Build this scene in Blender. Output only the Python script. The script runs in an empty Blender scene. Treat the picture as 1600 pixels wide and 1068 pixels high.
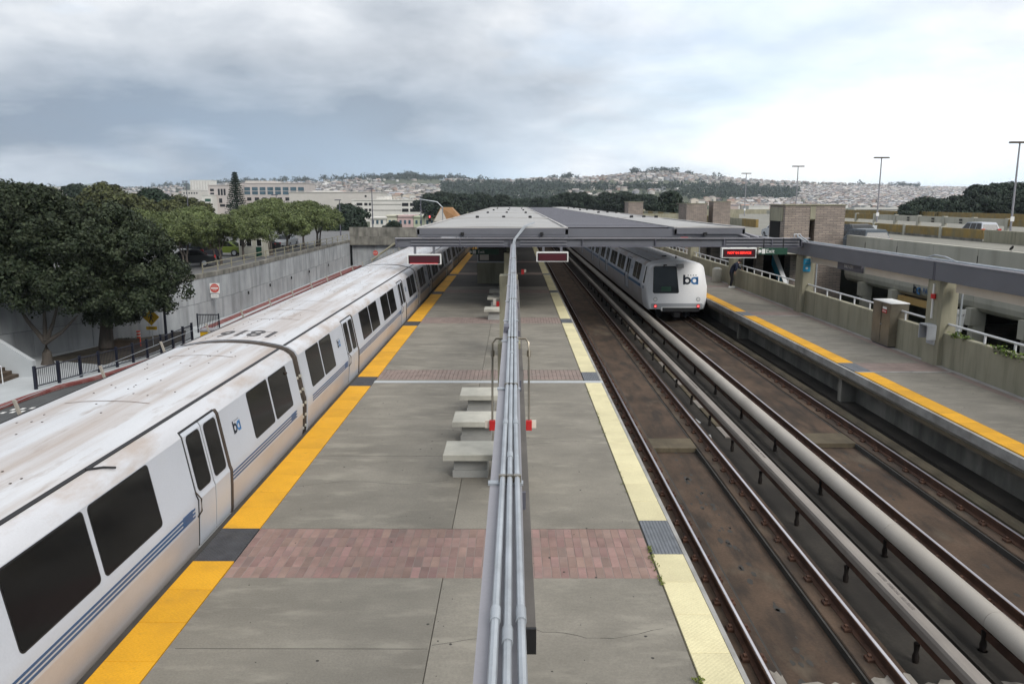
import bpy, math, random
import numpy as np
from mathutils import Matrix, Vector
random.seed(7); RNG = np.random.default_rng(7)
SC = bpy.context.scene
COL = SC.collection
R = math.radians
# ------------------------------------------------------------------ camera
cam_d = bpy.data.cameras.new('camera'); cam = bpy.data.objects.new('camera', cam_d); COL.objects.link(cam)
cam_d.sensor_width = 36.0; cam_d.lens = 36.0 * 1235 / 1600; cam_d.clip_start = 0.1; cam_d.clip_end = 30000
CAM_Z = 4.93
cam.location = (0, 0, CAM_Z)
cam.rotation_euler = (R(90 - 10.1006), 0, R(0.1827))
SC.camera = cam
# ------------------------------------------------------------------ world, sun, exposure
SUN_AZ, SUN_EL = R(148), R(40)         # azimuth clockwise from +Y (behind the camera, to the right)
sun_dir = Vector((math.sin(SUN_AZ) * math.cos(SUN_EL), math.cos(SUN_AZ) * math.cos(SUN_EL), math.sin(SUN_EL)))
W = bpy.data.worlds.new('World'); SC.world = W; W.use_nodes = True
def make_world():
    nt = W.node_tree; n = nt.nodes; L = nt.links; n.clear()
    def N(t, **k):
        x = n.new(t)
        for a, b in k.items(): setattr(x, a, b)
        return x
    def math_(op, a, b=None, c=None, clamp=False):
        x = N('ShaderNodeMath', operation=op, use_clamp=clamp)
        for i, v in enumerate((a, b, c)):
            if v is None: continue
            if hasattr(v, 'is_linked'): L.new(v, x.inputs[i])
            else: x.inputs[i].default_value = v
        return x.outputs[0]
    def ramp(v, pts):
        x = N('ShaderNodeValToRGB'); cr = x.color_ramp
        while len(cr.elements) < len(pts): cr.elements.new(0.5)
        for e, (p, c) in zip(cr.elements, pts): e.position = p; e.color = (*c, 1) if len(c) == 3 else c
        L.new(v, x.inputs[0]); return x.outputs[0]
    sky = N('ShaderNodeTexSky', sky_type='NISHITA', sun_disc=False)
    sky.sun_elevation = SUN_EL; sky.sun_rotation = SUN_AZ; sky.air_density = 1.0; sky.dust_density = 0.6; sky.ozone_density = 1.6
    tc = N('ShaderNodeTexCoord'); sep = N('ShaderNodeSeparateXYZ'); L.new(tc.outputs['Generated'], sep.inputs[0])
    zz = math_('MAXIMUM', sep.outputs[2], 0.0)
    den = math_('ADD', zz, 0.27)
    px = math_('DIVIDE', sep.outputs[0], den); py = math_('DIVIDE', sep.outputs[1], den)
    comb = N('ShaderNodeCombineXYZ'); L.new(px, comb.inputs[0]); L.new(py, comb.inputs[1])
    def noise(scale, detail, rough, off, dist=0.0, sx=1.0, sy=1.0):
        mp = N('ShaderNodeMapping'); mp.inputs['Location'].default_value = off; mp.inputs['Scale'].default_value = (sx, sy, 1)
        L.new(comb.outputs[0], mp.inputs[0])
        t = N('ShaderNodeTexNoise'); t.inputs['Scale'].default_value = scale; t.inputs['Detail'].default_value = detail
        t.inputs['Roughness'].default_value = rough; t.inputs['Distortion'].default_value = dist
        L.new(mp.outputs[0], t.inputs['Vector']); return t.outputs[0]
    big = noise(0.42, 3, 0.45, CLOUD_OFF_BIG, 0.3)
    mid = noise(0.9, 6, 0.52, CLOUD_OFF_MID, 0.25)
    fine = noise(2.6, 5, 0.6, (3.1, 1.7, 0), 0.2)
    # the cloud deck thins out towards the right-hand side of the view
    vd = N('ShaderNodeVectorMath', operation='DOT_PRODUCT'); L.new(tc.outputs['Generated'], vd.inputs[0]); vd.inputs[1].default_value = Vector((0.85, 0.20, 0.48)).normalized()
    glow = math_('MULTIPLY_ADD', vd.outputs['Value'], 0.5, 0.5)          # 0..1
    thick = math_('ADD', math_('MULTIPLY', big, 0.86), math_('ADD', math_('MULTIPLY', mid, 0.50), math_('MULTIPLY', fine, 0.20)))
    thick = math_('SUBTRACT', thick, math_('MULTIPLY_ADD', glow, 0.33, 0.205))       # thin veil towards the sun
    bright = ramp(thick, CLOUD_RAMP)
    cl = N('ShaderNodeVectorMath', operation='SCALE'); L.new(bright, cl.inputs[0]); cl.inputs[3].default_value = 10.0
    # gaps with blue air
    gap = noise(0.75, 5, 0.5, CLOUD_OFF_GAP, 0.4)
    cover = ramp(gap, [(0.36, (0.60,) * 3), (0.50, (1, 1, 1))])
    mix = N('ShaderNodeMix', data_type='RGBA'); L.new(cover, mix.inputs[0]); 
    skm = N('ShaderNodeVectorMath', operation='SCALE'); L.new(sky.outputs[0], skm.inputs[0]); skm.inputs[3].default_value = 1.5
    L.new(skm.outputs[0], mix.inputs[6]); L.new(cl.outputs[0], mix.inputs[7])
    # low, distant layer of cloud and moist air near the horizon
    low = ramp(zz, [(0.0, (0.9,) * 3), (0.05, (0.5,) * 3), (0.17, (0, 0, 0))])
    lowc = ramp(glow, [(0.38, (0.17, 0.28, 0.43)), (0.60, (0.44, 0.57, 0.71)), (0.82, (0.64, 0.80, 0.97))])
    lsc = N('ShaderNodeVectorMath', operation='SCALE'); L.new(lowc, lsc.inputs[0]); lsc.inputs[3].default_value = 10.0
    band = noise(1.1, 4, 0.5, (0.4, 5.2, 0), 0.2, 1.0, 0.5)
    bandr = ramp(band, [(0.38, (0.25,) * 3), (0.58, (1, 1, 1))])
    lf = math_('MULTIPLY', low, bandr)
    mix2 = N('ShaderNodeMix', data_type='RGBA'); L.new(lf, mix2.inputs[0]); L.new(mix.outputs[2], mix2.inputs[6]); L.new(lsc.outputs[0], mix2.inputs[7])
    bg = N('ShaderNodeBackground'); bg.inputs['Strength'].default_value = 0.1; L.new(mix2.outputs[2], bg.inputs['Color'])
    out = N('ShaderNodeOutputWorld'); L.new(bg.outputs[0], out.inputs['Surface'])
HAZE = 0.00009
CLOUD_OFF_BIG = (23.0963, 14.7546, 0); CLOUD_OFF_MID = (16.5497, 24.5229, 0); CLOUD_OFF_GAP = (18.5834, 11.2944, 0)
CLOUD_RAMP = [(0.19, (1.02, 1.017, 1.01)), (0.31, (0.84, 0.85, 0.862)), (0.42, (0.50, 0.535, 0.58)), (0.54, (0.225, 0.265, 0.32))]
make_world()
sd = bpy.data.lights.new('sun', 'SUN'); sd.energy = 1.5; sd.angle = R(24); sd.color = (1.0, 0.965, 0.91)
so = bpy.data.objects.new('sun', sd); COL.objects.link(so); so.rotation_euler = (-sun_dir).to_track_quat('-Z', 'Y').to_euler()
vs = SC.view_settings; vs.view_transform = 'Standard'; vs.look = 'None'; vs.gamma = 1.0; vs.use_curve_mapping = False; vs.exposure = 0.48
SC.render.engine = 'CYCLES'
cy = SC.cycles; cy.max_bounces = 4; cy.diffuse_bounces = 3; cy.glossy_bounces = 2; cy.transmission_bounces = 2; cy.volume_bounces = 1; cy.use_adaptive_sampling = True; cy.adaptive_threshold = 0.018; cy.use_denoising = True; W.cycles.sampling_method = 'MANUAL'; W.cycles.sample_map_resolution = 512; cy.caustics_reflective = False; cy.caustics_refractive = False
# ------------------------------------------------------------------ materials
MATS = {}
def M(name, col, rough=0.75, var=0.12, scale=1.5, bump=0.0, bscale=40.0, metal=0.0, stretch=(1, 1, 1),
      dirt=None, dirt2=None, rnd=0.0, spec=0.4, coords='Object', coat=0.0, fine=0.06, hue=0.0):
    """principled material: soft blotches of colour, up to two stain layers (colour, lo, hi, scale, stretch, amount), fine relief"""
    m = bpy.data.materials.new(name); m.use_nodes = True; nt = m.node_tree; n = nt.nodes; L = nt.links; n.clear()
    out = n.new('ShaderNodeOutputMaterial'); p = n.new('ShaderNodeBsdfPrincipled'); L.new(p.outputs[0], out.inputs[0])
    p.inputs['Roughness'].default_value = rough; p.inputs['Metallic'].default_value = metal
    p.inputs['Specular IOR Level'].default_value = spec; p.inputs['Coat Weight'].default_value = coat
    tc = n.new('ShaderNodeTexCoord'); oi = n.new('ShaderNodeObjectInfo')
    off = n.new('ShaderNodeVectorMath'); off.operation = 'MULTIPLY_ADD'
    cmb = n.new('ShaderNodeCombineXYZ')
    for i in range(3): L.new(oi.outputs['Random'], cmb.inputs[i])
    L.new(cmb.outputs[0], off.inputs[0]); off.inputs[1].default_value = (37, 53, 71); L.new(tc.outputs[coords], off.inputs[2])
    base_v = off.outputs[0]
    def noise(sc, st, detail=5, ro=0.55):
        mp = n.new('ShaderNodeMapping'); mp.inputs['Scale'].default_value = st; L.new(base_v, mp.inputs[0])
        t = n.new('ShaderNodeTexNoise'); t.inputs['Scale'].default_value = sc; t.inputs['Detail'].default_value = detail; t.inputs['Roughness'].default_value = ro
        L.new(mp.outputs[0], t.inputs['Vector']); return t.outputs[0]
    def rampn(v, pts):
        x = n.new('ShaderNodeValToRGB'); cr = x.color_ramp
        for e, (q, c) in zip(cr.elements, pts): e.position = q; e.color = (*c, 1)
        L.new(v, x.inputs[0]); return x.outputs[0]
    col = Vector(col)
    lo = [max(0, c * (1 - var)) for c in col]; hi = [min(1, c * (1 + var)) for c in col]
    cur = rampn(noise(scale, stretch), [(0.32, lo), (0.68, hi)])
    if fine:
        f = rampn(noise(bscale, (1, 1, 1), 3), [(0.3, (1 - fine,) * 3), (0.7, (1 + 0.0,) * 3)])
        mx = n.new('ShaderNodeMix'); mx.data_type = 'RGBA'; mx.blend_type = 'MULTIPLY'; mx.inputs[0].default_value = 1
        L.new(cur, mx.inputs[6]); L.new(f, mx.inputs[7]); cur = mx.outputs[2]
    for d in (dirt, dirt2):
        if not d: continue
        dc, dlo, dhi, dsc, dst, amt = d
        fac = rampn(noise(dsc, dst, 6, 0.6), [(dlo, (0, 0, 0)), (dhi, (amt,) * 3)])
        mx = n.new('ShaderNodeMix'); mx.data_type = 'RGBA'; L.new(fac, mx.inputs[0]); L.new(cur, mx.inputs[6]); mx.inputs[7].default_value = (*dc, 1); cur = mx.outputs[2]
    if rnd or hue:
        hs = n.new('ShaderNodeHueSaturation'); 
        mr = n.new('ShaderNodeMapRange'); mr.inputs[3].default_value = 1 - rnd; mr.inputs[4].default_value = 1 + rnd; L.new(oi.outputs['Random'], mr.inputs[0])
        L.new(mr.outputs[0], hs.inputs['Value'])
        if hue:
            mr2 = n.new('ShaderNodeMapRange'); mr2.inputs[3].default_value = 0.5 - hue; mr2.inputs[4].default_value = 0.5 + hue
            mm = n.new('ShaderNodeMath'); mm.operation = 'FRACT'; m3 = n.new('ShaderNodeMath'); m3.operation = 'MULTIPLY'; m3.inputs[1].default_value = 7.31
            L.new(oi.outputs['Random'], m3.inputs[0]); L.new(m3.outputs[0], mm.inputs[0]); L.new(mm.outputs[0], mr2.inputs[0]); L.new(mr2.outputs[0], hs.inputs['Hue'])
        L.new(cur, hs.inputs['Color']); cur = hs.outputs[0]
    L.new(cur, p.inputs['Base Color'])
    if bump:
        b = n.new('ShaderNodeBump'); b.inputs['Strength'].default_value = bump; b.inputs['Distance'].default_value = 0.01
        L.new(noise(bscale, (1, 1, 1), 4), b.inputs['Height']); L.new(b.outputs[0], p.inputs['Normal'])
    MATS[name] = m; return m
def emit(name, col, s):
    m = bpy.data.materials.new(name); m.use_nodes = True; n = m.node_tree.nodes; p = n['Principled BSDF']
    p.inputs['Base Color'].default_value = (*[c * 0.5 for c in col], 1); p.inputs['Emission Color'].default_value = (*col, 1); p.inputs['Emission Strength'].default_value = s
    MATS[name] = m
# ------------------------------------------------------------------ mesh builder
class MB:
    def __init__(s): s.v = []; s.f = []
    def add(s, vs, fs):
        o = len(s.v); s.v += [tuple(q) for q in vs]; s.f += [tuple(i + o for i in f) for f in fs]; return s
    def box(s, x0, x1, y0, y1, z0, z1, b=0.0):
        if b <= 0:
            return s.add([(x0, y0, z0), (x1, y0, z0), (x1, y1, z0), (x0, y1, z0), (x0, y0, z1), (x1, y0, z1), (x1, y1, z1), (x0, y1, z1)],
                         [(0, 3, 2, 1), (4, 5, 6, 7), (0, 1, 5, 4), (1, 2, 6, 5), (2, 3, 7, 6), (3, 0, 4, 7)])
        # chamfered top edges
        return s.add([(x0, y0, z0), (x1, y0, z0), (x1, y1, z0), (x0, y1, z0), (x0, y0, z1 - b), (x1, y0, z1 - b), (x1, y1, z1 - b), (x0, y1, z1 - b),
                      (x0 + b, y0 + b, z1), (x1 - b, y0 + b, z1), (x1 - b, y1 - b, z1), (x0 + b, y1 - b, z1)],
                     [(0, 3, 2, 1), (8, 9, 10, 11), (0, 1, 5, 4), (1, 2, 6, 5), (2, 3, 7, 6), (3, 0, 4, 7),
                      (4, 5, 9, 8), (5, 6, 10, 9), (6, 7, 11, 10), (7, 4, 8, 11)])
    def tube(s, pts, r, n=8, cap=True):
        pts = [Vector(p) for p in pts]; rings = []
        rr = r if isinstance(r, (list, tuple)) else [r] * len(pts)
        o = len(s.v)
        for i, p in enumerate(pts):
            a = pts[max(i - 1, 0)]; b = pts[min(i + 1, len(pts) - 1)]; d = (b - a).normalized()
            q = d.to_track_quat('Z', 'Y')
            for k in range(n):
                t = 2 * math.pi * k / n; s.v.append(tuple(p + q @ Vector((math.cos(t) * rr[i], math.sin(t) * rr[i], 0))))
        for i in range(len(pts) - 1):
            for k in range(n):
                a = o + i * n + k; b = o + i * n + (k + 1) % n; s.f.append((a, b, b + n, a + n))
        if cap:
            s.f.append(tuple(o + k for k in range(n))[::-1]); s.f.append(tuple(o + (len(pts) - 1) * n + k for k in range(n)))
        return s
    def prism_y(s, prof, y0, y1, cap=True):      # prof: (x,z) outline extruded along y
        n = len(prof); o = len(s.v)
        s.v += [(x, y0, z) for x, z in prof] + [(x, y1, z) for x, z in prof]
        s.f += [(o + i, o + (i + 1) % n, o + n + (i + 1) % n, o + n + i) for i in range(n)]
        if cap: s.f += [tuple(o + i for i in range(n))[::-1], tuple(o + n + i for i in range(n))]
        return s
    def sheet_y(s, prof, y0, y1):                # open strip
        n = len(prof); o = len(s.v)
        s.v += [(x, y0, z) for x, z in prof] + [(x, y1, z) for x, z in prof]
        s.f += [(o + i, o + i + 1, o + n + i + 1, o + n + i) for i in range(n - 1)]; return s
    def prism_z(s, prof, z0, z1):
        n = len(prof); o = len(s.v)
        s.v += [(x, y, z0) for x, y in prof] + [(x, y, z1) for x, y in prof]
        s.f += [(o + i, o + (i + 1) % n, o + n + (i + 1) % n, o + n + i) for i in range(n)]
        s.f += [tuple(o + i for i in range(n))[::-1], tuple(o + n + i for i in range(n))]; return s
    def prism_x(s, prof, x0, x1):                # prof: (y,z)
        n = len(prof); o = len(s.v)
        s.v += [(x0, y, z) for y, z in prof] + [(x1, y, z) for y, z in prof]
        s.f += [(o + i, o + (i + 1) % n, o + n + (i + 1) % n, o + n + i) for i in range(n)]
        s.f += [tuple(o + i for i in range(n))[::-1], tuple(o + n + i for i in range(n))]; return s
    def xf(s, fn, start=0):
        for i in range(start, len(s.v)): s.v[i] = tuple(fn(*s.v[i]))
        return s
    def mesh(s, name, mat, smooth=False):
        me = bpy.data.meshes.new(name); me.from_pydata(s.v, [], s.f); me.update()
        import bmesh
        bm = bmesh.new(); bm.from_mesh(me); bmesh.ops.recalc_face_normals(bm, faces=bm.faces); bm.to_mesh(me); bm.free()
        if mat: me.materials.append(MATS[mat])
        if smooth:
            me.polygons.foreach_set('use_smooth', [True] * len(me.polygons))
            try: me.set_sharp_from_angle(angle=R(38))
            except Exception: pass
        return me
    def build(s, name, mat, parent=None, smooth=False, local=False):
        return link(name, s.mesh(name, mat, smooth), parent, local)
def link(name, me, parent=None, local=False):
    o = bpy.data.objects.new(name, me); COL.objects.link(o)
    if parent is not None:
        o.parent = parent
        if not local:                              # mesh in world coordinates below an unrotated parent
            w = Vector((0, 0, 0)); q = parent
            while q is not None: w += q.location; q = q.parent
            o.location = -w
    return o
def tag(o, label, cat, group=None):
    o['label'] = label; o['category'] = cat
    if group: o['group'] = group
    return o
def struct(o, label=None):
    o['kind'] = 'structure'
    if label: o['label'] = label
    return o
def thing(name, label, cat, loc=(0, 0, 0), rz=0.0, group=None):
    o = bpy.data.objects.new(name, None); o.empty_display_size = 0.2; COL.objects.link(o); o.location = loc; o.rotation_euler = (0, 0, rz)
    return tag(o, label, cat, group)
def copy_tree(o, parent=None):
    c = o.copy(); COL.objects.link(c); c.parent = parent
    for ch in o.children: copy_tree(ch, c)
    return c
def np_mesh(name, V, F, mat):
    me = bpy.data.meshes.new(name); nf, k = F.shape
    me.vertices.add(len(V)); me.vertices.foreach_set('co', np.asarray(V, dtype=np.float32).ravel())
    me.loops.add(nf * k); me.loops.foreach_set('vertex_index', F.astype(np.int32).ravel())
    me.polygons.add(nf); me.polygons.foreach_set('loop_start', np.arange(0, nf * k, k, dtype=np.int32))
    me.update(calc_edges=True); me.materials.append(MATS[mat]); return me
def text_mesh(s, size, mat, ext=0.002, align='CENTER', bold=0.0):
    cu = bpy.data.curves.new('lettering', 'FONT'); cu.body = s; cu.size = size; cu.align_x = align; cu.align_y = 'CENTER'; cu.extrude = ext; cu.offset = bold; cu.resolution_u = 3
    ob = bpy.data.objects.new('tmp', cu); COL.objects.link(ob)
    dg = bpy.context.evaluated_depsgraph_get(); me = bpy.data.meshes.new_from_object(ob.evaluated_get(dg))
    bpy.data.objects.remove(ob); me.materials.clear(); me.materials.append(MATS[mat]); return me
def put_text(s, size, mat, mtx, parent, name='lettering', bold=0.0, align='CENTER'):
    o = link(name, text_mesh(s, size, mat, bold=bold, align=align), parent, True); o.matrix_local = mtx; return o
def frame_m(origin, xax, yax):                     # placement matrix from two axes
    x = Vector(xax).normalized(); y = Vector(yax).normalized(); z = x.cross(y)
    m = Matrix((x, y, z)).transposed().to_4x4(); m.translation = Vector(origin); return m
def rrect(w, h, r, n=4):                           # rounded rectangle outline, centred
    out = []
    for cx, cy, a0 in ((w / 2 - r, h / 2 - r, 0), (-w / 2 + r, h / 2 - r, 90), (-w / 2 + r, -h / 2 + r, 180), (w / 2 - r, -h / 2 + r, 270)):
        for i in range(n + 1):
            a = R(a0 + 90 * i / n); out.append((cx + r * math.cos(a), cy + r * math.sin(a)))
    return out
M('concrete_platform', (0.228, 0.210, 0.175), 0.85, 0.15, 0.7, 0.35, 38, fine=0.2, dirt=((0.125, 0.115, 0.096), 0.43, 0.74, 1.3, (0.6, 1.1, 1), 0.6), dirt2=((0.31, 0.288, 0.238), 0.53, 0.72, 2.2, (0.5, 1.4, 1), 0.65))
M('brick_worn', (0.235, 0.180, 0.158), 0.85, 0.16, 3, 0.3, 50, dirt=((0.20, 0.175, 0.155), 0.5, 0.75, 1.1, (1, 1, 1), 0.6))
M('concrete_bench', (0.33, 0.328, 0.31), 0.85, 0.12, 2, 0.3, 50)
M('bar_ochre', (0.46, 0.30, 0.11), 0.7, 0.1, 2)
M('concrete_dirt_shade', (0.085, 0.079, 0.070), 0.85, 0.14, 0.5, 0.25, 45, dirt=((0.05, 0.047, 0.042), 0.5, 0.8, 0.9, (0.6, 1, 1), 0.7))  # dirtier concrete, its colour darkened further to paint in the canopy's shade
M('concrete_side', (0.285, 0.268, 0.195), 0.85, 0.16, 1.2, 0.3, 40, stretch=(1, 1, 0.35), dirt=((0.13, 0.125, 0.08), 0.50, 0.75, 1.6, (2.2, 2.2, 0.22), 0.75))
M('concrete_wall', (0.355, 0.37, 0.38), 0.88, 0.22, 0.35, 0.3, 30, dirt=((0.14, 0.145, 0.15), 0.46, 0.76, 0.9, (1.5, 1.5, 0.13), 0.85), dirt2=((0.47, 0.48, 0.48), 0.56, 0.75, 0.8, (1, 1, 0.3), 0.5))
M('concrete_deck', (0.215, 0.208, 0.178), 0.88, 0.14, 0.3, 0.2, 30, dirt=((0.13, 0.125, 0.105), 0.5, 0.78, 0.5, (1, 1, 1), 0.6))
M('post_tan', (0.33, 0.30, 0.255), 0.7, 0.1, 2)
M('concrete_stained', (0.20, 0.19, 0.165), 0.9, 0.3, 0.9, 0.4, 25, dirt=((0.06, 0.06, 0.05), 0.42, 0.7, 1.1, (1.2, 1.2, 0.25), 0.85))
M('concrete_garage', (0.43, 0.415, 0.350), 0.85, 0.12, 0.4, 0.2, 30, dirt=((0.22, 0.215, 0.165), 0.48, 0.78, 0.9, (1.5, 1.5, 0.2), 0.65))
M('concrete_pale', (0.46, 0.445, 0.385), 0.8, 0.12, 3, 0.3, 60)
M('concrete_track', (0.080, 0.052, 0.034), 0.9, 0.38, 0.8, 0.7, 22, fine=0.26, dirt=((0.027, 0.020, 0.015), 0.44, 0.64, 1.4, (1.8, 0.5, 1), 0.9), dirt2=((0.135, 0.11, 0.078), 0.57, 0.74, 1.1, (1, 0.5, 1), 0.65))
M('concrete_trough', (0.036, 0.031, 0.025), 0.92, 0.4, 0.9, 0.6, 20, fine=0.25, dirt=((0.018, 0.015, 0.012), 0.43, 0.64, 1.3, (1.4, 0.5, 1), 0.9), dirt2=((0.10, 0.09, 0.068), 0.60, 0.78, 1.5, (1.5, 0.5, 1), 0.65))
M('concrete_ledge', (0.105, 0.085, 0.055), 0.9, 0.3, 1.2, 0.4, 22, dirt=((0.045, 0.038, 0.026), 0.48, 0.72, 1.4, (1.8, 0.4, 1), 0.8), dirt2=((0.10, 0.12, 0.07), 0.58, 0.75, 0.9, (1, 0.3, 1), 0.55))
M('brick_paver', (0.248, 0.160, 0.138), 0.85, 0.18, 3, 0.3, 50, rnd=0.17, hue=0.012, dirt=((0.19, 0.155, 0.14), 0.48, 0.72, 1.1, (1, 1, 1), 0.7))
M('brick_grout', (0.235, 0.185, 0.165), 0.9, 0.15, 3)
M('tactile_yellow', (0.72, 0.36, 0.012), 0.7, 0.08, 1.5, 0.0, fine=0.15, dirt=((0.46, 0.23, 0.02), 0.50, 0.78, 1.3, (1, 1, 1), 0.6), dirt2=((0.20, 0.13, 0.04), 0.64, 0.78, 5, (1, 1, 1), 0.6), rnd=0.08)
M('tactile_cream', (0.66, 0.60, 0.37), 0.75, 0.07, 1.5, 0.0, fine=0.15, dirt=((0.50, 0.44, 0.27), 0.46, 0.76, 2.2, (1, 1, 1), 0.6), dirt2=((0.30, 0.26, 0.16), 0.66, 0.80, 5, (1, 1, 1), 0.6), rnd=0.07)
M('tactile_black', (0.050, 0.050, 0.055), 0.6, 0.25, 5, dirt=((0.38, 0.38, 0.38), 0.66, 0.74, 9, (1, 1, 1), 0.6))
M('tactile_grey', (0.13, 0.14, 0.155), 0.5, 0.15, 5)
M('edge_strip', (0.30, 0.295, 0.28), 0.7, 0.2, 2, dirt=((0.10, 0.09, 0.08), 0.5, 0.75, 1.5, (2, 0.6, 1), 0.7))
M('joint_dark', (0.045, 0.042, 0.038), 0.9, 0.2, 3)
M('moss', (0.10, 0.12, 0.02), 0.9, 0.4, 20)
M('rail_top', (0.62, 0.60, 0.62), 0.28, 0.1, 2, metal=1.0)
M('rust', (0.075, 0.036, 0.022), 0.85, 0.3, 3, 0.3, 40, dirt=((0.03, 0.018, 0.014), 0.5, 0.75, 2.5, (1, 0.6, 1), 0.7))
M('cover_white', (0.37, 0.34, 0.30), 0.55, 0.08, 0.7, dirt=((0.25, 0.215, 0.175), 0.48, 0.85, 0.8, (2, 0.4, 2), 0.6))
M('cover_board', (0.24, 0.215, 0.19), 0.65, 0.15, 0.8, dirt=((0.15, 0.13, 0.11), 0.5, 0.8, 1.2, (2, 0.3, 2), 0.7))
M('insulator', (0.014, 0.010, 0.008), 0.6, 0.2, 4)
M('steel_grey', (0.130, 0.133, 0.150), 0.55, 0.07, 0.8, dirt=((0.09, 0.09, 0.105), 0.55, 0.85, 0.7, (1, 1, 1), 0.5))
M('steel_lilac', (0.265, 0.260, 0.282), 0.5, 0.06, 1.2, dirt=((0.20, 0.19, 0.20), 0.55, 0.85, 1.8, (1, 1, 1), 0.5))
M('steel_dark', (0.105, 0.105, 0.13), 0.55, 0.1, 0.8)
M('purlin', (0.085, 0.075, 0.085), 0.55, 0.15, 0.8)
M('galvanised', (0.36, 0.385, 0.41), 0.42, 0.14, 2.5, metal=0.3, dirt=((0.23, 0.24, 0.25), 0.50, 0.76, 4, (1, 1, 1), 0.6), dirt2=((0.20, 0.13, 0.08), 0.70, 0.80, 6, (1, 1, 1), 0.7))
M('roof_panel', (0.35, 0.345, 0.335), 0.7, 0.08, 0.25, dirt=((0.30, 0.29, 0.28), 0.5, 0.8, 0.35, (1, 0.7, 1), 0.6))
M('roof_rim', (0.40, 0.385, 0.37), 0.7, 0.08, 1)
M('tray_brown', (0.115, 0.105, 0.095), 0.7, 0.2, 1.5)
M('black', (0.012, 0.012, 0.013), 0.5, 0.1, 3)
M('void', (0.006, 0.006, 0.006), 0.95, 0.0, 3, fine=0)  # near-black colour standing in for the shade inside openings and interiors
M('car_white', (0.525, 0.55, 0.60), 0.38, 0.04, 0.7, spec=0.5, dirt=((0.46, 0.445, 0.44), 0.60, 0.86, 1.2, (1, 0.5, 1.2), 0.3))
M('car_low', (0.48, 0.435, 0.41), 0.45, 0.08, 0.8, dirt=((0.56, 0.56, 0.59), 0.42, 0.72, 0.5, (1, 0.5, 1.2), 0.8))
M('car_shoulder', (0.56, 0.565, 0.59), 0.5, 0.08, 1.2, stretch=(1, 0.3, 1), dirt=((0.36, 0.28, 0.22), 0.46, 0.66, 1.4, (1.5, 0.5, 2), 0.7))
M('car_roof', (0.545, 0.555, 0.575), 0.6, 0.06, 0.5, dirt=((0.35, 0.285, 0.24), 0.42, 0.68, 1.0, (2.8, 0.12, 1), 0.78), dirt2=((0.26, 0.20, 0.16), 0.56, 0.69, 2.4, (1.8, 0.30, 1), 0.6))
M('car_nose', (0.80, 0.81, 0.82), 0.35, 0.03, 0.8, spec=0.5)
M('car_grey', (0.33, 0.345, 0.36), 0.45, 0.08, 1)
M('car_gap', (0.050, 0.038, 0.029), 0.85, 0.35, 3, dirt=((0.11, 0.08, 0.06), 0.5, 0.75, 3, (1, 1, 0.5), 0.6))
M('roof_seam', (0.24, 0.19, 0.165), 0.7, 0.2, 2)
M('rubber', (0.016, 0.015, 0.016), 0.55, 0.1, 3)
M('glass_dark', (0.009, 0.009, 0.0095), 0.12, 0.2, 0.8, spec=0.22, fine=0)
M('glass_cab', (0.018, 0.022, 0.025), 0.10, 0.3, 0.8, spec=0.28, fine=0)
M('stripe_blue', (0.035, 0.105, 0.24), 0.45, 0.05, 1)
M('stripe_light', (0.20, 0.36, 0.50), 0.45, 0.05, 1)
M('logo_black', (0.012, 0.020, 0.035), 0.45, 0.02, 1)
M('logo_blue', (0.055, 0.20, 0.45), 0.45, 0.02, 1)
M('ink_dark', (0.06, 0.055, 0.055), 0.6, 0.1, 1)
M('ink_grey', (0.20, 0.18, 0.17), 0.7, 0.15, 4)
M('white', (0.70, 0.70, 0.68), 0.5, 0.04, 1)
M('white_rail', (0.62, 0.63, 0.64), 0.4, 0.05, 1)
M('beige', (0.68, 0.62, 0.53), 0.6, 0.06, 1)
M('red', (0.48, 0.022, 0.022), 0.45, 0.1, 2)
M('red_sign', (0.50, 0.085, 0.065), 0.5, 0.06, 2)
M('orange_red', (0.68, 0.07, 0.025), 0.5, 0.05, 2)
M('sign_yellow', (0.60, 0.36, 0.01), 0.5, 0.05, 2)
M('sign_green', (0.012, 0.060, 0.036), 0.5, 0.1, 2)
M('sign_blue', (0.02, 0.25, 0.42), 0.5, 0.08, 2)
M('screen_off', (0.060, 0.006, 0.012), 0.35, 0.1, 2)
M('steel_brushed', (0.27, 0.24, 0.19), 0.33, 0.25, 1.2, metal=0.75, dirt=((0.34, 0.31, 0.27), 0.5, 0.8, 2, (1, 1, 0.4), 0.5))
M('brick_tower', (0.275, 0.242, 0.218), 0.9, 0.14, 1.2)
M('paint_blue_dark', (0.009, 0.011, 0.022), 0.45, 0.1, 2)
M('asphalt', (0.075, 0.078, 0.080), 0.9, 0.18, 0.5, 0.3, 60, dirt=((0.115, 0.115, 0.115), 0.5, 0.8, 0.6, (1, 1, 1), 0.5))
M('asphalt_lot', (0.135, 0.135, 0.135), 0.9, 0.15, 0.4, 0.3, 60)
M('pavement', (0.40, 0.42, 0.43), 0.85, 0.08, 0.6, 0.2, 50)
M('red_kerb', (0.19, 0.050, 0.045), 0.75, 0.25, 2, dirt=((0.20, 0.145, 0.135), 0.45, 0.72, 2, (1, 1, 1), 0.8))
M('earth', (0.055, 0.045, 0.03), 0.95, 0.3, 2, 0.5, 20)
M('wood_dark', (0.07, 0.05, 0.035), 0.9, 0.3, 2)
M('bark', (0.095, 0.08, 0.068), 0.95, 0.3, 4, 0.6, 25, stretch=(1, 1, 0.3))
M('bark_pale', (0.075, 0.064, 0.054), 0.95, 0.25, 4, 0.6, 25, stretch=(1, 1, 0.3))
def leafmat(name, a, b, rnd=0.12, sc=0.8):
    M(name, a, 0.55, 0.35, sc, dirt=(b, 0.45, 0.70, 2.2, (1, 1, 1), 0.9), rnd=rnd, fine=0, spec=0.12)
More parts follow.
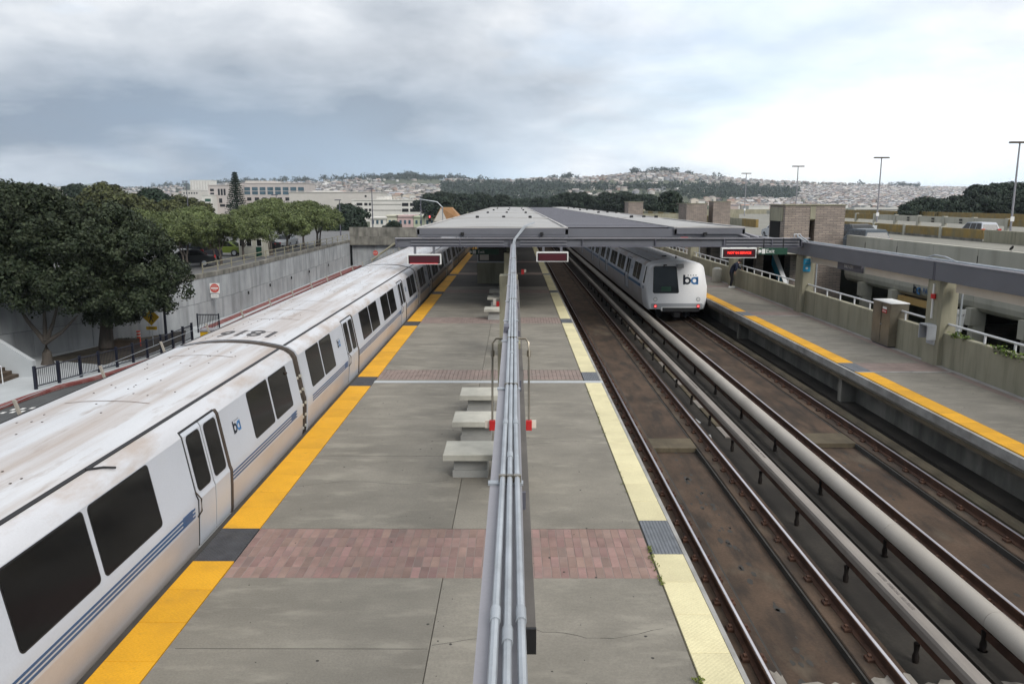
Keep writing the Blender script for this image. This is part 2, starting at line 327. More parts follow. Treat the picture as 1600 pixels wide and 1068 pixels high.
def leaf_speckle(name, lo=.55, hi=1.5):
    m = MATS[name]; nt = m.node_tree; p = [x for x in nt.nodes if x.type == 'BSDF_PRINCIPLED'][0]; src = p.inputs['Base Color'].links[0].from_socket
    g = nt.nodes.new('ShaderNodeNewGeometry'); mr = nt.nodes.new('ShaderNodeMapRange'); mr.inputs[3].default_value = lo; mr.inputs[4].default_value = hi; nt.links.new(g.outputs['Random Per Island'], mr.inputs[0])
    v = nt.nodes.new('ShaderNodeVectorMath'); v.operation = 'SCALE'; nt.links.new(src, v.inputs[0]); nt.links.new(mr.outputs[0], v.inputs[3]); nt.links.new(v.outputs[0], p.inputs['Base Color'])
leafmat('leaf_dark', (0.022, 0.031, 0.017), (0.072, 0.086, 0.050))
leafmat('leaf_olive', (0.090, 0.115, 0.045), (0.15, 0.17, 0.075))
leafmat('leaf_mid', (0.052, 0.060, 0.024), (0.088, 0.090, 0.036))
leafmat('leaf_pine', (0.020, 0.034, 0.022), (0.034, 0.050, 0.030))
leafmat('leaf_far', (0.022, 0.034, 0.024), (0.042, 0.054, 0.034), sc=0.05)
leafmat('leaf_ivy', (0.10, 0.16, 0.03), (0.17, 0.20, 0.05))
for k_ in ('leaf_dark', 'leaf_olive', 'leaf_mid', 'leaf_pine', 'leaf_ivy'): leaf_speckle(k_)
leaf_speckle('leaf_far', .8, 1.25)
def add_domes(name, pitch=0.06, strength=0.5, ribs=False):
    m = MATS[name]; nt = m.node_tree; n = nt.nodes; L = nt.links; p = [x for x in n if x.type == 'BSDF_PRINCIPLED'][0]
    g = n.new('ShaderNodeNewGeometry'); sp = n.new('ShaderNodeSeparateXYZ'); L.new(g.outputs['Position'], sp.inputs[0])
    def s(o):
        a = n.new('ShaderNodeMath'); a.operation = 'MULTIPLY'; a.inputs[1].default_value = 2 * math.pi / pitch; L.new(o, a.inputs[0])
        b = n.new('ShaderNodeMath'); b.operation = 'SINE'; L.new(a.outputs[0], b.inputs[0]); return b.outputs[0]
    if ribs: h = s(sp.outputs[0])
    else:
        mu = n.new('ShaderNodeMath'); mu.operation = 'MULTIPLY'; L.new(s(sp.outputs[0]), mu.inputs[0]); L.new(s(sp.outputs[1]), mu.inputs[1]); h = mu.outputs[0]
    b = n.new('ShaderNodeBump'); b.inputs['Strength'].default_value = strength; b.inputs['Distance'].default_value = 0.006
    L.new(h, b.inputs['Height']); L.new(b.outputs[0], p.inputs['Normal'])
add_domes('tactile_yellow', .06, .28); add_domes('tactile_cream', .06, .28); add_domes('tactile_grey', 0.05, 1.0, True); add_domes('tactile_black', 0.06, 0.8)
def brick_courses(name, bw=0.42, rh=0.105, mortar=(0.115, 0.105, 0.095)):
    m = MATS[name]; nt = m.node_tree; n = nt.nodes; L = nt.links; p = [x for x in n if x.type == 'BSDF_PRINCIPLED'][0]
    src = p.inputs['Base Color'].links[0].from_socket
    tc = n.new('ShaderNodeTexCoord'); sp = n.new('ShaderNodeSeparateXYZ'); L.new(tc.outputs['Object'], sp.inputs[0])
    ad = n.new('ShaderNodeMath'); ad.operation = 'ADD'; L.new(sp.outputs[0], ad.inputs[0]); L.new(sp.outputs[1], ad.inputs[1])
    cb = n.new('ShaderNodeCombineXYZ'); L.new(ad.outputs[0], cb.inputs[0]); L.new(sp.outputs[2], cb.inputs[1])
    bt = n.new('ShaderNodeTexBrick'); L.new(cb.outputs[0], bt.inputs['Vector']); bt.inputs['Scale'].default_value = 1.0
    bt.inputs['Brick Width'].default_value = bw; bt.inputs['Row Height'].default_value = rh; bt.inputs['Mortar Size'].default_value = 0.014; bt.inputs['Bias'].default_value = 0.1
    bt.inputs['Color1'].default_value = (0.80, 0.76, 0.74, 1); bt.inputs['Color2'].default_value = (1.2, 1.12, 1.05, 1); bt.inputs['Mortar'].default_value = (0.5, 0.5, 0.5, 1)
    mx = n.new('ShaderNodeMix'); mx.data_type = 'RGBA'; mx.blend_type = 'MULTIPLY'; mx.inputs[0].default_value = 1
    L.new(src, mx.inputs[6]); L.new(bt.outputs[0], mx.inputs[7]); L.new(mx.outputs[2], p.inputs['Base Color'])
brick_courses('brick_tower')
# =================================================================== station: platforms and trackway
PL0, PL1 = -4.55, 2.46                       # island platform edges
YA, YB = -8.0, 190.0
BANDS = [(-0.9, 0.7), (9.80, 11.40), (21.66, 22.95), (32.0, 33.7), (42.9, 44.5), (53.8, 55.4), (64.6, 66.2)]
plat = struct(MB().box(PL0, PL1, YA, YB, -0.32, -0.030).build('island_platform', 'concrete_platform'), 'concrete island platform between the two trains')
GRAT = 0.012
def slab(name, x0, x1, y0, y1, mat, parent, z1=0.0, z0=-0.030, b=0.0):
    return MB().box(x0, x1, y0, y1, z0, z1, b).build(name, mat, parent)
# concrete panels between the brick bands, with a lengthwise joint at x = -0.95
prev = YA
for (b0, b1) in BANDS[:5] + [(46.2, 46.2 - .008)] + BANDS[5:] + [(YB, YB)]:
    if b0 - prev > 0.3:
        pm = 'concrete_platform' if prev < 46 else 'concrete_dirt_shade'
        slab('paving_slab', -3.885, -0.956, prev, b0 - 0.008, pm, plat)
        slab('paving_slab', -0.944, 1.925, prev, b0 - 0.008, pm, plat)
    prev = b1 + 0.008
# the nearest visible brick band: each brick a piece of its own
bw, bl = 0.118, 0.318
bme = MB().box(-bw / 2 + .004, bw / 2 - .004, -bl / 2 + .004, bl / 2 - .004, -0.029, 0.0, 0.004).mesh('brick', 'brick_paver')
b0, b1 = BANDS[1]
nx = int((1.925 + 3.885) / bw)
for i in range(nx):
    for k in range(5):
        o = bpy.data.objects.new('brick', bme); COL.objects.link(o); o.parent = plat
        o.location = (-3.885 + (i + .5) * (5.81 / nx), b0 + (k + .5) * 0.32, random.uniform(-0.003, 0.002))
for j, (c0, c1) in enumerate(BANDS):
    if j == 1: continue
    mb = MB()
    for i in range(nx):
        for k in range(5):
            x = -3.885 + (i + .5) * (5.81 / nx); y = c0 + (k + .5) * (c1 - c0) / 5; hw = bw / 2 - .004; hl = (c1 - c0) / 10 - .004; dz = random.uniform(-.003, 0)
            mb.box(x - hw, x + hw, y - hl, y + hl, -0.029, dz)
    o = mb.build('brick_band', 'brick_worn', plat); o['kind'] = 'stuff'
# pale metal joint cover across the platform behind the second band
slab('joint_cover', -3.885, 2.45, 21.24, 21.47, 'pavement', plat, 0.010)
# fine saw cuts
for y in (5.2, 8.1, 14.9, 17.6, 25.0, 28.6):
    slab('saw_cut', -3.8, -0.97, y, y + 0.008, 'joint_dark', plat, 0.0015, 0.0005)
# tactile tiles
def tiles(name, x0, x1, mat, alt, breaks, y0, y1, parent, step, altname):
    w = (x1 - x0) / 2 - 0.004; xm = (x0 + x1) / 2; cache = {}
    def put(nm, a, b, mt):
        key = (round(b - a, 3), mt)
        if key not in cache: cache[key] = MB().box(-w, w, -(b - a) / 2 + .004, (b - a) / 2 - .004, -0.03, 0.006, 0.004).mesh(nm, mt)
        o = bpy.data.objects.new(nm, cache[key]); COL.objects.link(o); o.parent = parent; o.location = (xm, (a + b) / 2, random.uniform(-.001, .0015))
    pts = [y0] + [v for ab in breaks for v in ab] + [y1]
    for s in range(0, len(pts), 2):
        a, b = pts[s], pts[s + 1]; k = max(1, round((b - a) / step))
        for i in range(k): put(name, a + (b - a) * i / k, a + (b - a) * (i + 1) / k, mat)
    for a, b in breaks: put(altname, a, b, alt)
lb = [(-0.6, 0.55), (10.28, 11.40), (20.85, 22.0), (31.35, 32.5), (42.3, 43.5), (53.0, 54.2)]
tiles('tactile_tile', -4.475, -3.895, 'tactile_yellow', 'tactile_black', lb, -2.0, 70.0, plat, 0.80, 'dark_tile')
rb = [(-0.6, 0.55), (10.52, 11.72), (21.5, 22.65), (32.1, 33.3), (43.0, 44.2), (53.6, 54.6)]
tiles('tactile_tile', 1.945, 2.395, 'tactile_cream', 'tactile_grey', rb, -2.0, 70.0, plat, 0.80, 'ribbed_tile')
slab('edge_strip', -4.55, -4.478, YA, YB, 'joint_dark', plat, 0.0)  # left strip coloured dark to stand in for the shaded gap beside the train
slab('grout_bed', -3.885, 1.925, BANDS[1][0], BANDS[1][1], 'brick_grout', plat, -0.005)
slab('edge_strip', 2.40, 2.458, YA, YB, 'edge_strip', plat, 0.0)
slab('tactile_run', -4.475, -3.895, 70, YB, 'tactile_yellow', plat, 0.004)
slab('tactile_run', 1.945, 2.395, 70, YB, 'tactile_cream', plat, 0.004)
MB().box(-4.4, -4.1, YA, YB, -1.9, -0.32).box(2.0, 2.28, YA, YB, -1.9, -0.32).build('platform_wall', 'concrete_stained', plat)
# moss along the seam of the cream tiles
def moss(x, y0, y1, n, s):
    mb = MB()
    for i in range(n):
        y = random.uniform(y0, y1); r = random.uniform(.4, 1) * s; xx = x + random.gauss(0, s * .45)
        for k in range(5):
            a = random.uniform(0, 6.28); q = random.uniform(.3, 1) * r
            px, py = xx + math.cos(a) * q * .7, y + math.sin(a) * q; h = random.uniform(.4, 1) * r * .6
            d = Vector((random.uniform(-1, 1), random.uniform(-1, 1), .4)).normalized() * r * .45; e = d.cross(Vector((0, 0, 1))).normalized() * r * .3
            p = Vector((px, py, h + .008)); mb.add([p - d, p + e, p + d, p - e], [(0, 1, 2, 3)])
    o = mb.build('moss', 'moss'); o['kind'] = 'stuff'; o['label'] = 'moss growing in the seam of the cream tiles'; o['category'] = 'moss'
for (y0, y1, n, s) in ((9.55, 10.75, 46, .045), (7.0, 7.6, 22, .05), (12.9, 14.6, 14, .035), (15.6, 18.2, 22, .035), (19.6, 21.2, 12, .03), (28.6, 29.6, 10, .04)): moss(1.93, y0, y1, n, s)
def gum(x0, x1, y0, y1, n, parent):
    mb = MB()
    for i in range(n):
        x = random.uniform(x0, x1); y = random.uniform(y0, y1); r = random.choice((.008, .010, .013, .020)); k = 7; o = len(mb.v)
        mb.v += [(x + math.cos(t * 6.283 / k) * r * random.uniform(.7, 1.1), y + math.sin(t * 6.283 / k) * r * random.uniform(.8, 1.3), .0012) for t in range(k)]; mb.f.append(tuple(range(o, o + k)))
    o = mb.build('gum_spots', 'joint_dark', parent); o['kind'] = 'stuff'
def crack(pts, parent, w=.004):
    mb = MB(); P = [Vector((*p, .0014)) for p in pts]; Q = []
    for a, b in zip(P, P[1:]):
        for k in range(6): Q.append(a.lerp(b, k / 6) + Vector((random.gauss(0, .018), random.gauss(0, .018), 0)))
    for a, b in zip(Q, Q[1:]):
        n_ = Vector((-(b - a).y, (b - a).x, 0)).normalized() * w * random.uniform(.5, 1.2); mb.add([a - n_, b - n_, b + n_, a + n_], [(0, 1, 2, 3)])
    mb.build('crack', 'joint_dark', parent)
gum(-3.8, 1.85, 5, 30, 230, plat)
crack([(-3.85, 13.2), (-2.9, 13.5), (-2.0, 13.3), (-1.0, 13.6)], plat); crack([(-.9, 8.2), (.2, 8.5), (1.0, 8.3), (1.9, 8.6)], plat); crack([(-3.8, 25.6), (-2.2, 25.9), (-1, 25.7)], plat); crack([(.2, 15.6), (1.1, 15.9), (1.9, 15.8)], plat)
# ---------------------------------------------------------------- trackway
ZR = -0.99                                     # top of rail
bed = struct(MB().box(-10.0, 10.9, YA, YB, -2.6, -1.62).build('trackway', 'concrete_trough'), 'dark stained concrete trackway below the platforms')
def plinths(xc, mat='concrete_track'):
    for s in (-1, 1):                          # ledge strips under each rail
        x = xc + s * 0.842
        MB().box(x - 0.30, x + 0.26, YA, YB, -1.62, -1.185, 0.015).build('rail_plinth', mat, bed)
plinths(4.08); plinths(8.27); plinths(-6.12)
for xc in (4.08, 8.27, -6.12):                 # infill floor between the plinths, with a lower pit section
    for (a, b, z) in ((YA, 7.9, -1.26), (7.93, 20.0, -1.33), (20.02, YB, -1.225)):
        MB().box(xc - 0.58 if xc != 4.08 else xc - .58, xc + 0.54, a, b, -1.62, z).build('track_floor', 'concrete_track', bed)
MB().box(3.50, 4.62, 19.2, 20.03, -1.32, -1.205, .01).build('cross_step', 'concrete_ledge', bed)
MB().box(7.69, 8.81, 19.6, 20.5, -1.32, -1.20, .01).build('cross_step', 'concrete_ledge', bed)
# centre trough walls and its floor
MB().box(5.19, 6.19, YA, YB, -1.62, -1.37).build('trough_floor', 'concrete_trough', bed); MB().box(6.31, 7.12, YA, YB, -1.62, -1.32).build('trough_floor', 'concrete_trough', bed)
MB().box(6.20, 6.30, YA, YB, -1.62, -1.18).build('trough_kerb', 'concrete_trough', bed)
for i in range(26):
    y = 20.6 + i * 1.02; MB().box(5.70, 6.19, y, y + 0.98, -1.50, -1.33 + random.uniform(-.02, .015)).build('cable_duct_cover', 'concrete_ledge' if i % 3 else 'cover_board', bed)
for xc in (4.08, 8.27):
    for dx in (-.575, .535): MB().box(xc + dx - .03, xc + dx + .03, YA, YB, -1.6, -1.215).build('drain_groove', 'joint_dark', bed)
# ledges beside the outer track, under the side platform
MB().prism_y([(9.40, -1.62), (9.40, -1.12), (9.46, -1.06), (9.62, -1.06), (9.92, -1.36), (9.92, -1.62)], YA, YB).build('guard_ledge', 'concrete_ledge', bed)
MB().box(9.93, 10.9, YA, YB, -1.62, -1.16).build('side_ledge', 'concrete_trough', bed)
M('concrete_patch', (0.24, 0.22, 0.19), .9, .25, 2, .5, 18, dirt=((.08, .07, .06), .45, .7, 3, (1, 1, 1), .8))
# pale broken concrete patch on the floor at the lower right
for k, (x0, x1, y) in enumerate(((3.30, 3.50, 9.45), (3.52, 4.52, 9.30), (4.62, 5.18, 9.42), (5.24, 6.15, 9.5), (6.32, 6.95, 9.4), (7.0, 7.3, 9.5))):
    zb = {0: -1.18, 2: -1.18, 5: -1.18}.get(k, -1.26 if k == 1 else -1.31)
    pr = [(x0, y - 1.4)] + [(x1, y - 1.4)] + [(x1 - (x1 - x0) * i / 9, y + random.uniform(-.10, .10)) for i in range(10)]
    MB().prism_z(pr, zb - .2, zb + 0.02).build('patch', 'concrete_patch', bed)
def stains(xc, n, y0, y1, z):
    mb = MB()
    for i in range(n):
        x = xc + random.gauss(0, .14); y = random.uniform(y0, y1); r = random.uniform(.03, .11); k = 7; a0 = random.uniform(0, 6)
        prf = [(x + math.cos(a0 + t * 6.283 / k) * r * random.uniform(.5, 1.1) * .6, y + math.sin(a0 + t * 6.283 / k) * r * random.uniform(.6, 1.6)) for t in range(k)]
        o = len(mb.v); mb.v += [(a, b, z) for a, b in prf]; mb.f.append(tuple(range(o, o + k)))
    o = mb.build('oil_stain', 'joint_dark', bed); o['kind'] = 'stuff'
stains(4.02, 60, 8.2, 19.5, -1.327); stains(8.25, 24, 9, 19.5, -1.327)
# rails: head bright, web and foot rusty, clips
clip_me = MB().box(-0.05, 0.05, -0.07, 0.07, 0, 0.05, .012).box(-.022, .022, -.03, .03, .05, .085).mesh('rail_clip', 'rust')
def rail(x, label, clips=True, yend=YB):
    t = thing('rail', label, 'rail', (x, 0, -1.185), group='running rails of the tracks')
    MB().prism_y([(-.068, 0), (.068, 0), (.068, .018), (.012, .035), (.012, .13), (.036, .15), (.036, .186), (-.036, .186), (-.036, .15), (-.012, .13), (-.012, .035), (-.068, .018)], YA, yend).build('rail_web', 'rust', t, local=True)
    MB().prism_y([(-.024, .165), (.024, .165), (.024, .192), (.018, .197), (-.018, .197), (-.024, .192)], YA, yend).build('rail_head', 'rail_top', t, local=True)
    if clips:
        y = 6.0
        while y < 48:
            for s in (-1, 1):
                o = bpy.data.objects.new('rail_clip', clip_me); COL.objects.link(o); o.parent = t; o.location = (s * 0.115, y, 0)
            y += 0.76
for x, l in ((3.238, 'near-platform running rail of the empty middle track'), (4.922, 'far running rail of the empty middle track, beside the covered third rail'),
             (7.432, 'running rail of the right-hand track next to the white pipe-like cover'), (9.108, 'running rail of the right-hand track below the side platform')): rail(x, l)
for x, l in ((-6.96, 'outer running rail hidden under the left train'), (-5.28, 'inner running rail hidden under the left train')): rail(x, l, False)
# third rail of the middle track under its angular cover board
t = thing('third_rail', 'third rail of the middle track under a weathered angular cover board', 'third rail', (5.52, 0, -1.62))
MB().prism_y([(5.43, -.70), (5.45, -.655), (5.50, -.645), (5.63, -.66), (5.645, -.70), (5.645, -.76), (5.43, -.80)], YA, YB).build('cover_board', 'cover_board', t)
MB().box(5.47, 5.58, YA, YB, -.95, -.82).build('conductor_rail', 'rust', t)
ins = MB().tube([(0, 0, -.58), (0, 0, -.50)], [.12, .12], 10).tube([(0, 0, -.5), (0, 0, -.40), (0, 0, -.33), (0, 0, -.2)], [.07, .085, .055, .075], 10).mesh('insulator', 'insulator', True)
y = 3.0
while y < 60:
    o = bpy.data.objects.new('insulator', ins); COL.objects.link(o); o.parent = t; o.location = (-.03, y, .83); o.scale = (.58, .58, 1.0); y += 2.35
for y in (10.9, 17.6, 24.3): put_text('DANGER  THIRD RAIL  1000 VOLTS', .072, 'ink_grey', frame_m((.035, y - .0, .973), (0.0, -1, 0), (1, 0, -.1)), t)
t.location += Vector((.08, 0, -.09))
# white half-round cover of the outer track's third rail
t = thing('third_rail', 'third rail of the right-hand track under a long white half-round cover', 'third rail', (6.58, 0, -1.62))
pr = [(6.58 + .17 * math.cos(R(a)), -.74 + .17 * math.sin(R(a))) for a in range(-25, 206, 15)]
y = YA
while y < YB:
    MB().prism_y(pr, y + .004, min(y + 3.02, YB) - .004).build('cover_section', 'cover_white', t, True); y += 3.02
MB().box(6.53, 6.63, YA, YB, -1.05, -.92).build('conductor_rail', 'rust', t)
y = 1.2
while y < 60:
    o = bpy.data.objects.new('insulator', ins); COL.objects.link(o); o.parent = t; o.location = (-.05, y, .88); o.scale = (.58, .58, 1.0); y += 3.02
for y in (9.6, 12.8, 19.0): put_text('DANGER  THIRD RAIL  1000 VOLTS', .07, 'ink_grey', frame_m((.105, y, .88 + .138), (0, -1, 0), (.82, 0, -.58)), t)
t.location += Vector((.09, 0, -.08))
# white debris in the trough
LO = ['nearest', 'second nearest', 'third', 'lone right-hand', 'farthest']
for i, (x, y) in enumerate(((5.28, 20.6), (5.30, 22.2), (5.25, 23.0), (6.02, 21.6), (5.98, 24.2))):
    o = MB().box(-.04, .04, -.22, .22, 0, .03).build('litter_strip', 'white', local=True); o.location = (x, y, -1.368 if x < 5.9 else -1.322); o.rotation_euler = (0, 0, random.uniform(-.15, .15))
    tag(o, LO[i] + ' small white strip of litter lying in the trough beside the third rail', 'litter', 'white litter in the trough')
# ---------------------------------------------------------------- side platform on the right
sp = struct(MB().box(9.95, 13.45, YA, YB, -0.30, -0.030).build('side_platform', 'concrete_platform'), 'concrete side platform beside the right-hand train')
MB().box(9.90, 9.985, YA, YB, -0.22, -0.012).build('edge_strip', 'edge_strip', sp)
MB().box(9.93, 10.15, YA, YB, -.40, -.30).build('edge_lip', 'concrete_ledge', sp)
MB().box(10.5, 10.8, YA, YB, -1.9, -0.30).build('platform_wall', 'concrete_stained', sp)
for y in np.arange(0.2, 60, 11.3): MB().box(10.05, 10.5, y + .9, y + 1.15, -1.4, -.40).build('platform_bracket', 'concrete_stained', sp)
SB = [(11.3, 12.6), (22.75, 24.0), (34.3, 35.5), (45.6, 46.8), (56.9, 58.1)]
tiles('tactile_tile', 10.0, 10.50, 'tactile_yellow', 'tactile_grey', SB, -2.0, 66.0, sp, 0.80, 'ribbed_tile')
slab('tactile_run', 10.0, 10.50, 66, YB, 'tactile_yellow', sp, .004)
prev = YA
for (b0, b1) in SB + [(YB, YB)]:
    slab('paving_slab', 10.51, 12.55, prev, b0 - .008, 'concrete_platform', sp)
    if b1 < YB: 
        slab('brick_band', 10.51, 12.55, b0, b1, 'brick_worn', sp); slab('joint_cover', 10.02, 12.9, b0 - .14, b0 - .02, 'edge_strip', sp, .010)
    prev = b1 + .008
slab('brick_border', 12.556, 12.82, YA, YB, 'brick_worn', sp, -0.002)
slab('wall_gutter', 12.825, 13.0, YA, YB, 'edge_strip', sp, -0.004)
gum(10.6, 12.5, 12, 34, 160, sp)
# parapet wall of the side platform in cast panels, posts, white hand rail
POSTS = [1.4, 12.7, 24.0, 35.6, 46.9, 58.2, 69.5]
wall = thing('parapet_wall', 'olive stained concrete parapet wall along the side platform with white handrail', 'wall', (13.0, 0, 0))
for i in range(len(POSTS) - 1):
    a, b = POSTS[i] + .45, POSTS[i + 1] - .30
    m = (a + b) / 2 if i != 2 else 27.9
    MB().box(13.0, 13.22, a, m - .015, -0.03, 1.0, .012).build('wall_panel', 'concrete_side', wall)
    MB().box(13.0, 13.22, m + .015, b, -0.03, 1.0, .012).build('wall_panel', 'concrete_side', wall)
    MB().tube([(13.12, a - .1, 1.27), (13.12, b + .1, 1.27)], .034, 8).build('hand_rail', 'white_rail', wall, True)
    y = a + .5
    while y < b:
        MB().box(13.10, 13.14, y - .03, y + .03, 1.0, 1.25).build('rail_stanchion', 'white_rail', wall); y += 1.35
MB().box(13.0, 13.22, 69.9, YB, -0.03, 1.0).build('wall_panel', 'concrete_side', wall)
names = ['nearest camera', 'with red alarm and grey box', 'with blue signs beside the canopy', 'just behind the canopy front', 'deep under the canopy', 'farthest under the canopy', 'out of sight']
for i, y in enumerate(POSTS):
    lab = ['concrete post of the side platform behind the camera line', 'concrete post of the side platform at the right edge of view', 'concrete post with red alarm light and grey telephone box', 'concrete post with two blue signs at the canopy corner',
           'concrete post behind the leaning person and rubbish bin', 'concrete post of the side platform under the canopy', 'farthest concrete post of the side platform under the canopy'][i]
    t = thing('concrete_post', lab, 'post', (13.0, y, 0), group='posts along the side platform wall')
    MB().prism_z([(12.78, y - .28), (12.86, y - .36), (13.30, y - .36), (13.38, y - .28), (13.38, y + .38), (12.78, y + .38)], -0.03, 2.58).build('shaft', 'concrete_side', t)
    MB().box(13.42, 13.62, y + .3, y + .6, -0.03, 2.55).build('rear_rib', 'concrete_side', t)
    MB().tube([(13.45, y - .34, 0), (13.45, y - .34, 2.5)], .035, 8).build('drain_pipe', 'galvanised', t, True)
# steel edge beam on the posts
t = thing('edge_beam', 'long dark grey steel box beam carried on the side platform posts', 'beam', (12.9, 0, 2.58))
for i in range(3):
    a = POSTS[i] + .02 if i else YA; b = POSTS[i + 1] - .02
    if i == 0: MB().box(12.70, 13.02, YA, 12.66, 2.58, 3.12).build('beam_length', 'steel_grey', t)
    else: MB().box(12.70, 13.02, a, b, 2.58, 3.12).build('beam_length', 'steel_grey', t)
    MB().box(12.68, 13.04, a, b, 3.123, 3.15).build('top_flange', 'steel_lilac', t)
MB().box(12.70, 13.02, 35.6, YB, 2.58, 3.12).build('beam_length', 'steel_grey', t)
for y in (12.7, 24.0): MB().box(12.69, 13.03, y - .10, y - .04, 2.57, 3.14).build('splice_plate', 'steel_dark', t)
for dx in (-.09, .07): MB().tube([(12.86 + dx, YA, 3.19), (12.86 + dx, 35.2, 3.19)], .024, 6).build('conduit', 'galvanised', t, True)
MB().tube([(12.93, 24.9, 3.19), (12.9, 24.4, 3.30), (12.8, 23.6, 3.30), (12.79, 22.9, 3.19)], .022, 6).build('conduit_bend', 'galvanised', t, True)
t = thing('light_strip', 'beige light fitting strip hung below the grey edge beam', 'light fitting', (13.2, 0, 2.25))
for (a, b) in ((YA, 12.2), (13.2, 23.4), (24.5, 29.6), (32.0, 35.1)): MB().box(13.10, 13.30, a, b, 2.26, 2.55).build('diffuser_cover', 'beige', t)
t = thing('station_sign', 'small dark station name sign reading DALY CITY under the edge beam', 'sign', (13.05, 30.8, 2.25))
MB().box(13.0, 13.10, 29.7, 31.9, 2.26, 2.55).build('sign_board', 'steel_dark', t)
put_text('DALY CITY', .17, 'white', frame_m((-.06, 0, .16), (0, -1, 0), (0, 0, 1)), t)
# fittings on the posts
t = thing('alarm_light', 'red alarm light with white conduit on the concrete post', 'alarm', (12.75, 23.72, 2.05))
MB().tube([(12.71, 23.9, 2.02), (12.71, 23.9, 2.16)], .075, 10).build('red_dome', 'red', t, True); MB().box(12.74, 12.78, 23.97, 24.03, 1.4, 2.45).build('conduit', 'white', t)
t = thing('telephone_box', 'grey metal telephone hood fixed to the concrete post', 'telephone', (12.72, 23.9, .75))
MB().box(12.50, 12.775, 23.66, 23.70, .78, 1.22).box(12.50, 12.775, 24.14, 24.18, .78, 1.22).box(12.50, 12.775, 23.70, 24.14, 1.20, 1.24).box(12.74, 12.776, 23.70, 24.14, .62, 1.20).build('hood', 'car_grey', t)
MB().box(12.66, 12.738, 23.78, 24.05, .84, 1.12, .02).build('telephone_unit', 'steel_dark', t)
for i, z in enumerate((2.28, 1.98)):
    t = thing('blue_sign', ['upper blue rectangular sign on the concrete post', 'lower blue square sign with white pictogram on the concrete post'][i], 'sign', (12.98, 35.23, z))
    MB().box(12.83, 13.15, 35.20, 35.236, z - .14, z + .13).build('sign_plate', 'sign_blue', t)
    if i: MB().tube([(12.99, 35.195, z + .01), (12.99, 35.19, z + .01)], .055, 12).build('pictogram', 'white', t)
    else: put_text('Exit', .10, 'stripe_light', frame_m((.01, -.036, .0), (1, 0, 0), (0, 0, 1)), t)
t = thing('equipment_cabinet', 'brushed steel equipment cabinet with red notice on the side platform', 'cabinet', (13.0, 27.2, 0))
MB().box(12.72, 13.34, 26.55, 27.85, 0.05, 1.50, .008).build('cabinet_body', 'steel_brushed', t)
MB().box(12.70, 13.36, 26.53, 27.87, 1.503, 1.535, .01).build('cabinet_top', 'white', t); MB().box(12.76, 13.3, 26.6, 27.8, -.03, .05).build('plinth', 'steel_dark', t)
MB().box(12.708, 12.718, 26.8, 27.12, 1.15, 1.27).build('red_notice', 'red', t); MB().box(12.708, 12.718, 26.82, 27.10, 1.285, 1.36).build('white_notice', 'white', t)
put_text('DANGER', .07, 'white', frame_m((12.704 - 13.0, 26.96 - 27.2, 1.21), (0, -1, 0), (0, 0, 1)), t)
MB().box(12.712, 12.719, 27.185, 27.195, .1, 1.46).build('door_gap', 'black', t); MB().tube([(12.70, 27.1, .75), (12.66, 27.1, .75)], .02, 8).build('handle', 'galvanised', t)
t = thing('litter_bin', 'round pinkish grey litter bin standing by the parapet wall', 'bin', (12.5, 48.8, 0))
pts = [(0, .0), (.28, 0), (.30, .05), (.30, .78), (.27, .84), (.2, .86)]
mb = MB(); mb.tube([(12.5, 48.8, z) for r, z in pts[1:]], [r for r, z in pts[1:]], 18); mb.build('bin_body', 'concrete_pale', t, True)
MB().tube([(12.5, 48.8, .862), (12.5, 48.8, .90)], [.19, .15], 16).build('lid', 'car_grey', t, True)
# ivy spilling over the wall
def leaves(name, boxes, n, s, mat, label, cat):
    mb = MB()
    for (x, y, z, rx, ry, rz) in boxes:
        for i in range(n):
            p = Vector((x + random.gauss(0, rx), y + random.gauss(0, ry), z + random.gauss(0, rz)))
            d = Vector((random.uniform(-1, 1), random.uniform(-1, 1), random.uniform(-.6, .6))).normalized() * s * random.uniform(.6, 1.2); e = d.cross(Vector((random.uniform(-.3, .3), random.uniform(-.3, .3), 1))).normalized() * s * .55
            mb.add([p - d, p + e, p + d, p - e], [(0, 1, 2, 3)])
    return tag(mb.build(name, mat), label, cat)
leaves('ivy', [(13.05, 23.05, 1.03, .07, .12, .05), (13.08, 22.6, 1.02, .08, .10, .04)], 110, .05, 'leaf_ivy', 'small tuft of ivy on the wall beside the concrete post', 'plant')
leaves('ivy', [(13.05, 20.95, 1.03, .07, .16, .05), (13.02, 20.55, .98, .06, .2, .05), (13.05, 20.1, .97, .07, .2, .05), (13.05, 19.6, .97, .07, .2, .05)], 120, .05, 'leaf_ivy', 'trailing green ivy spilling over the wall at the right edge', 'plant')
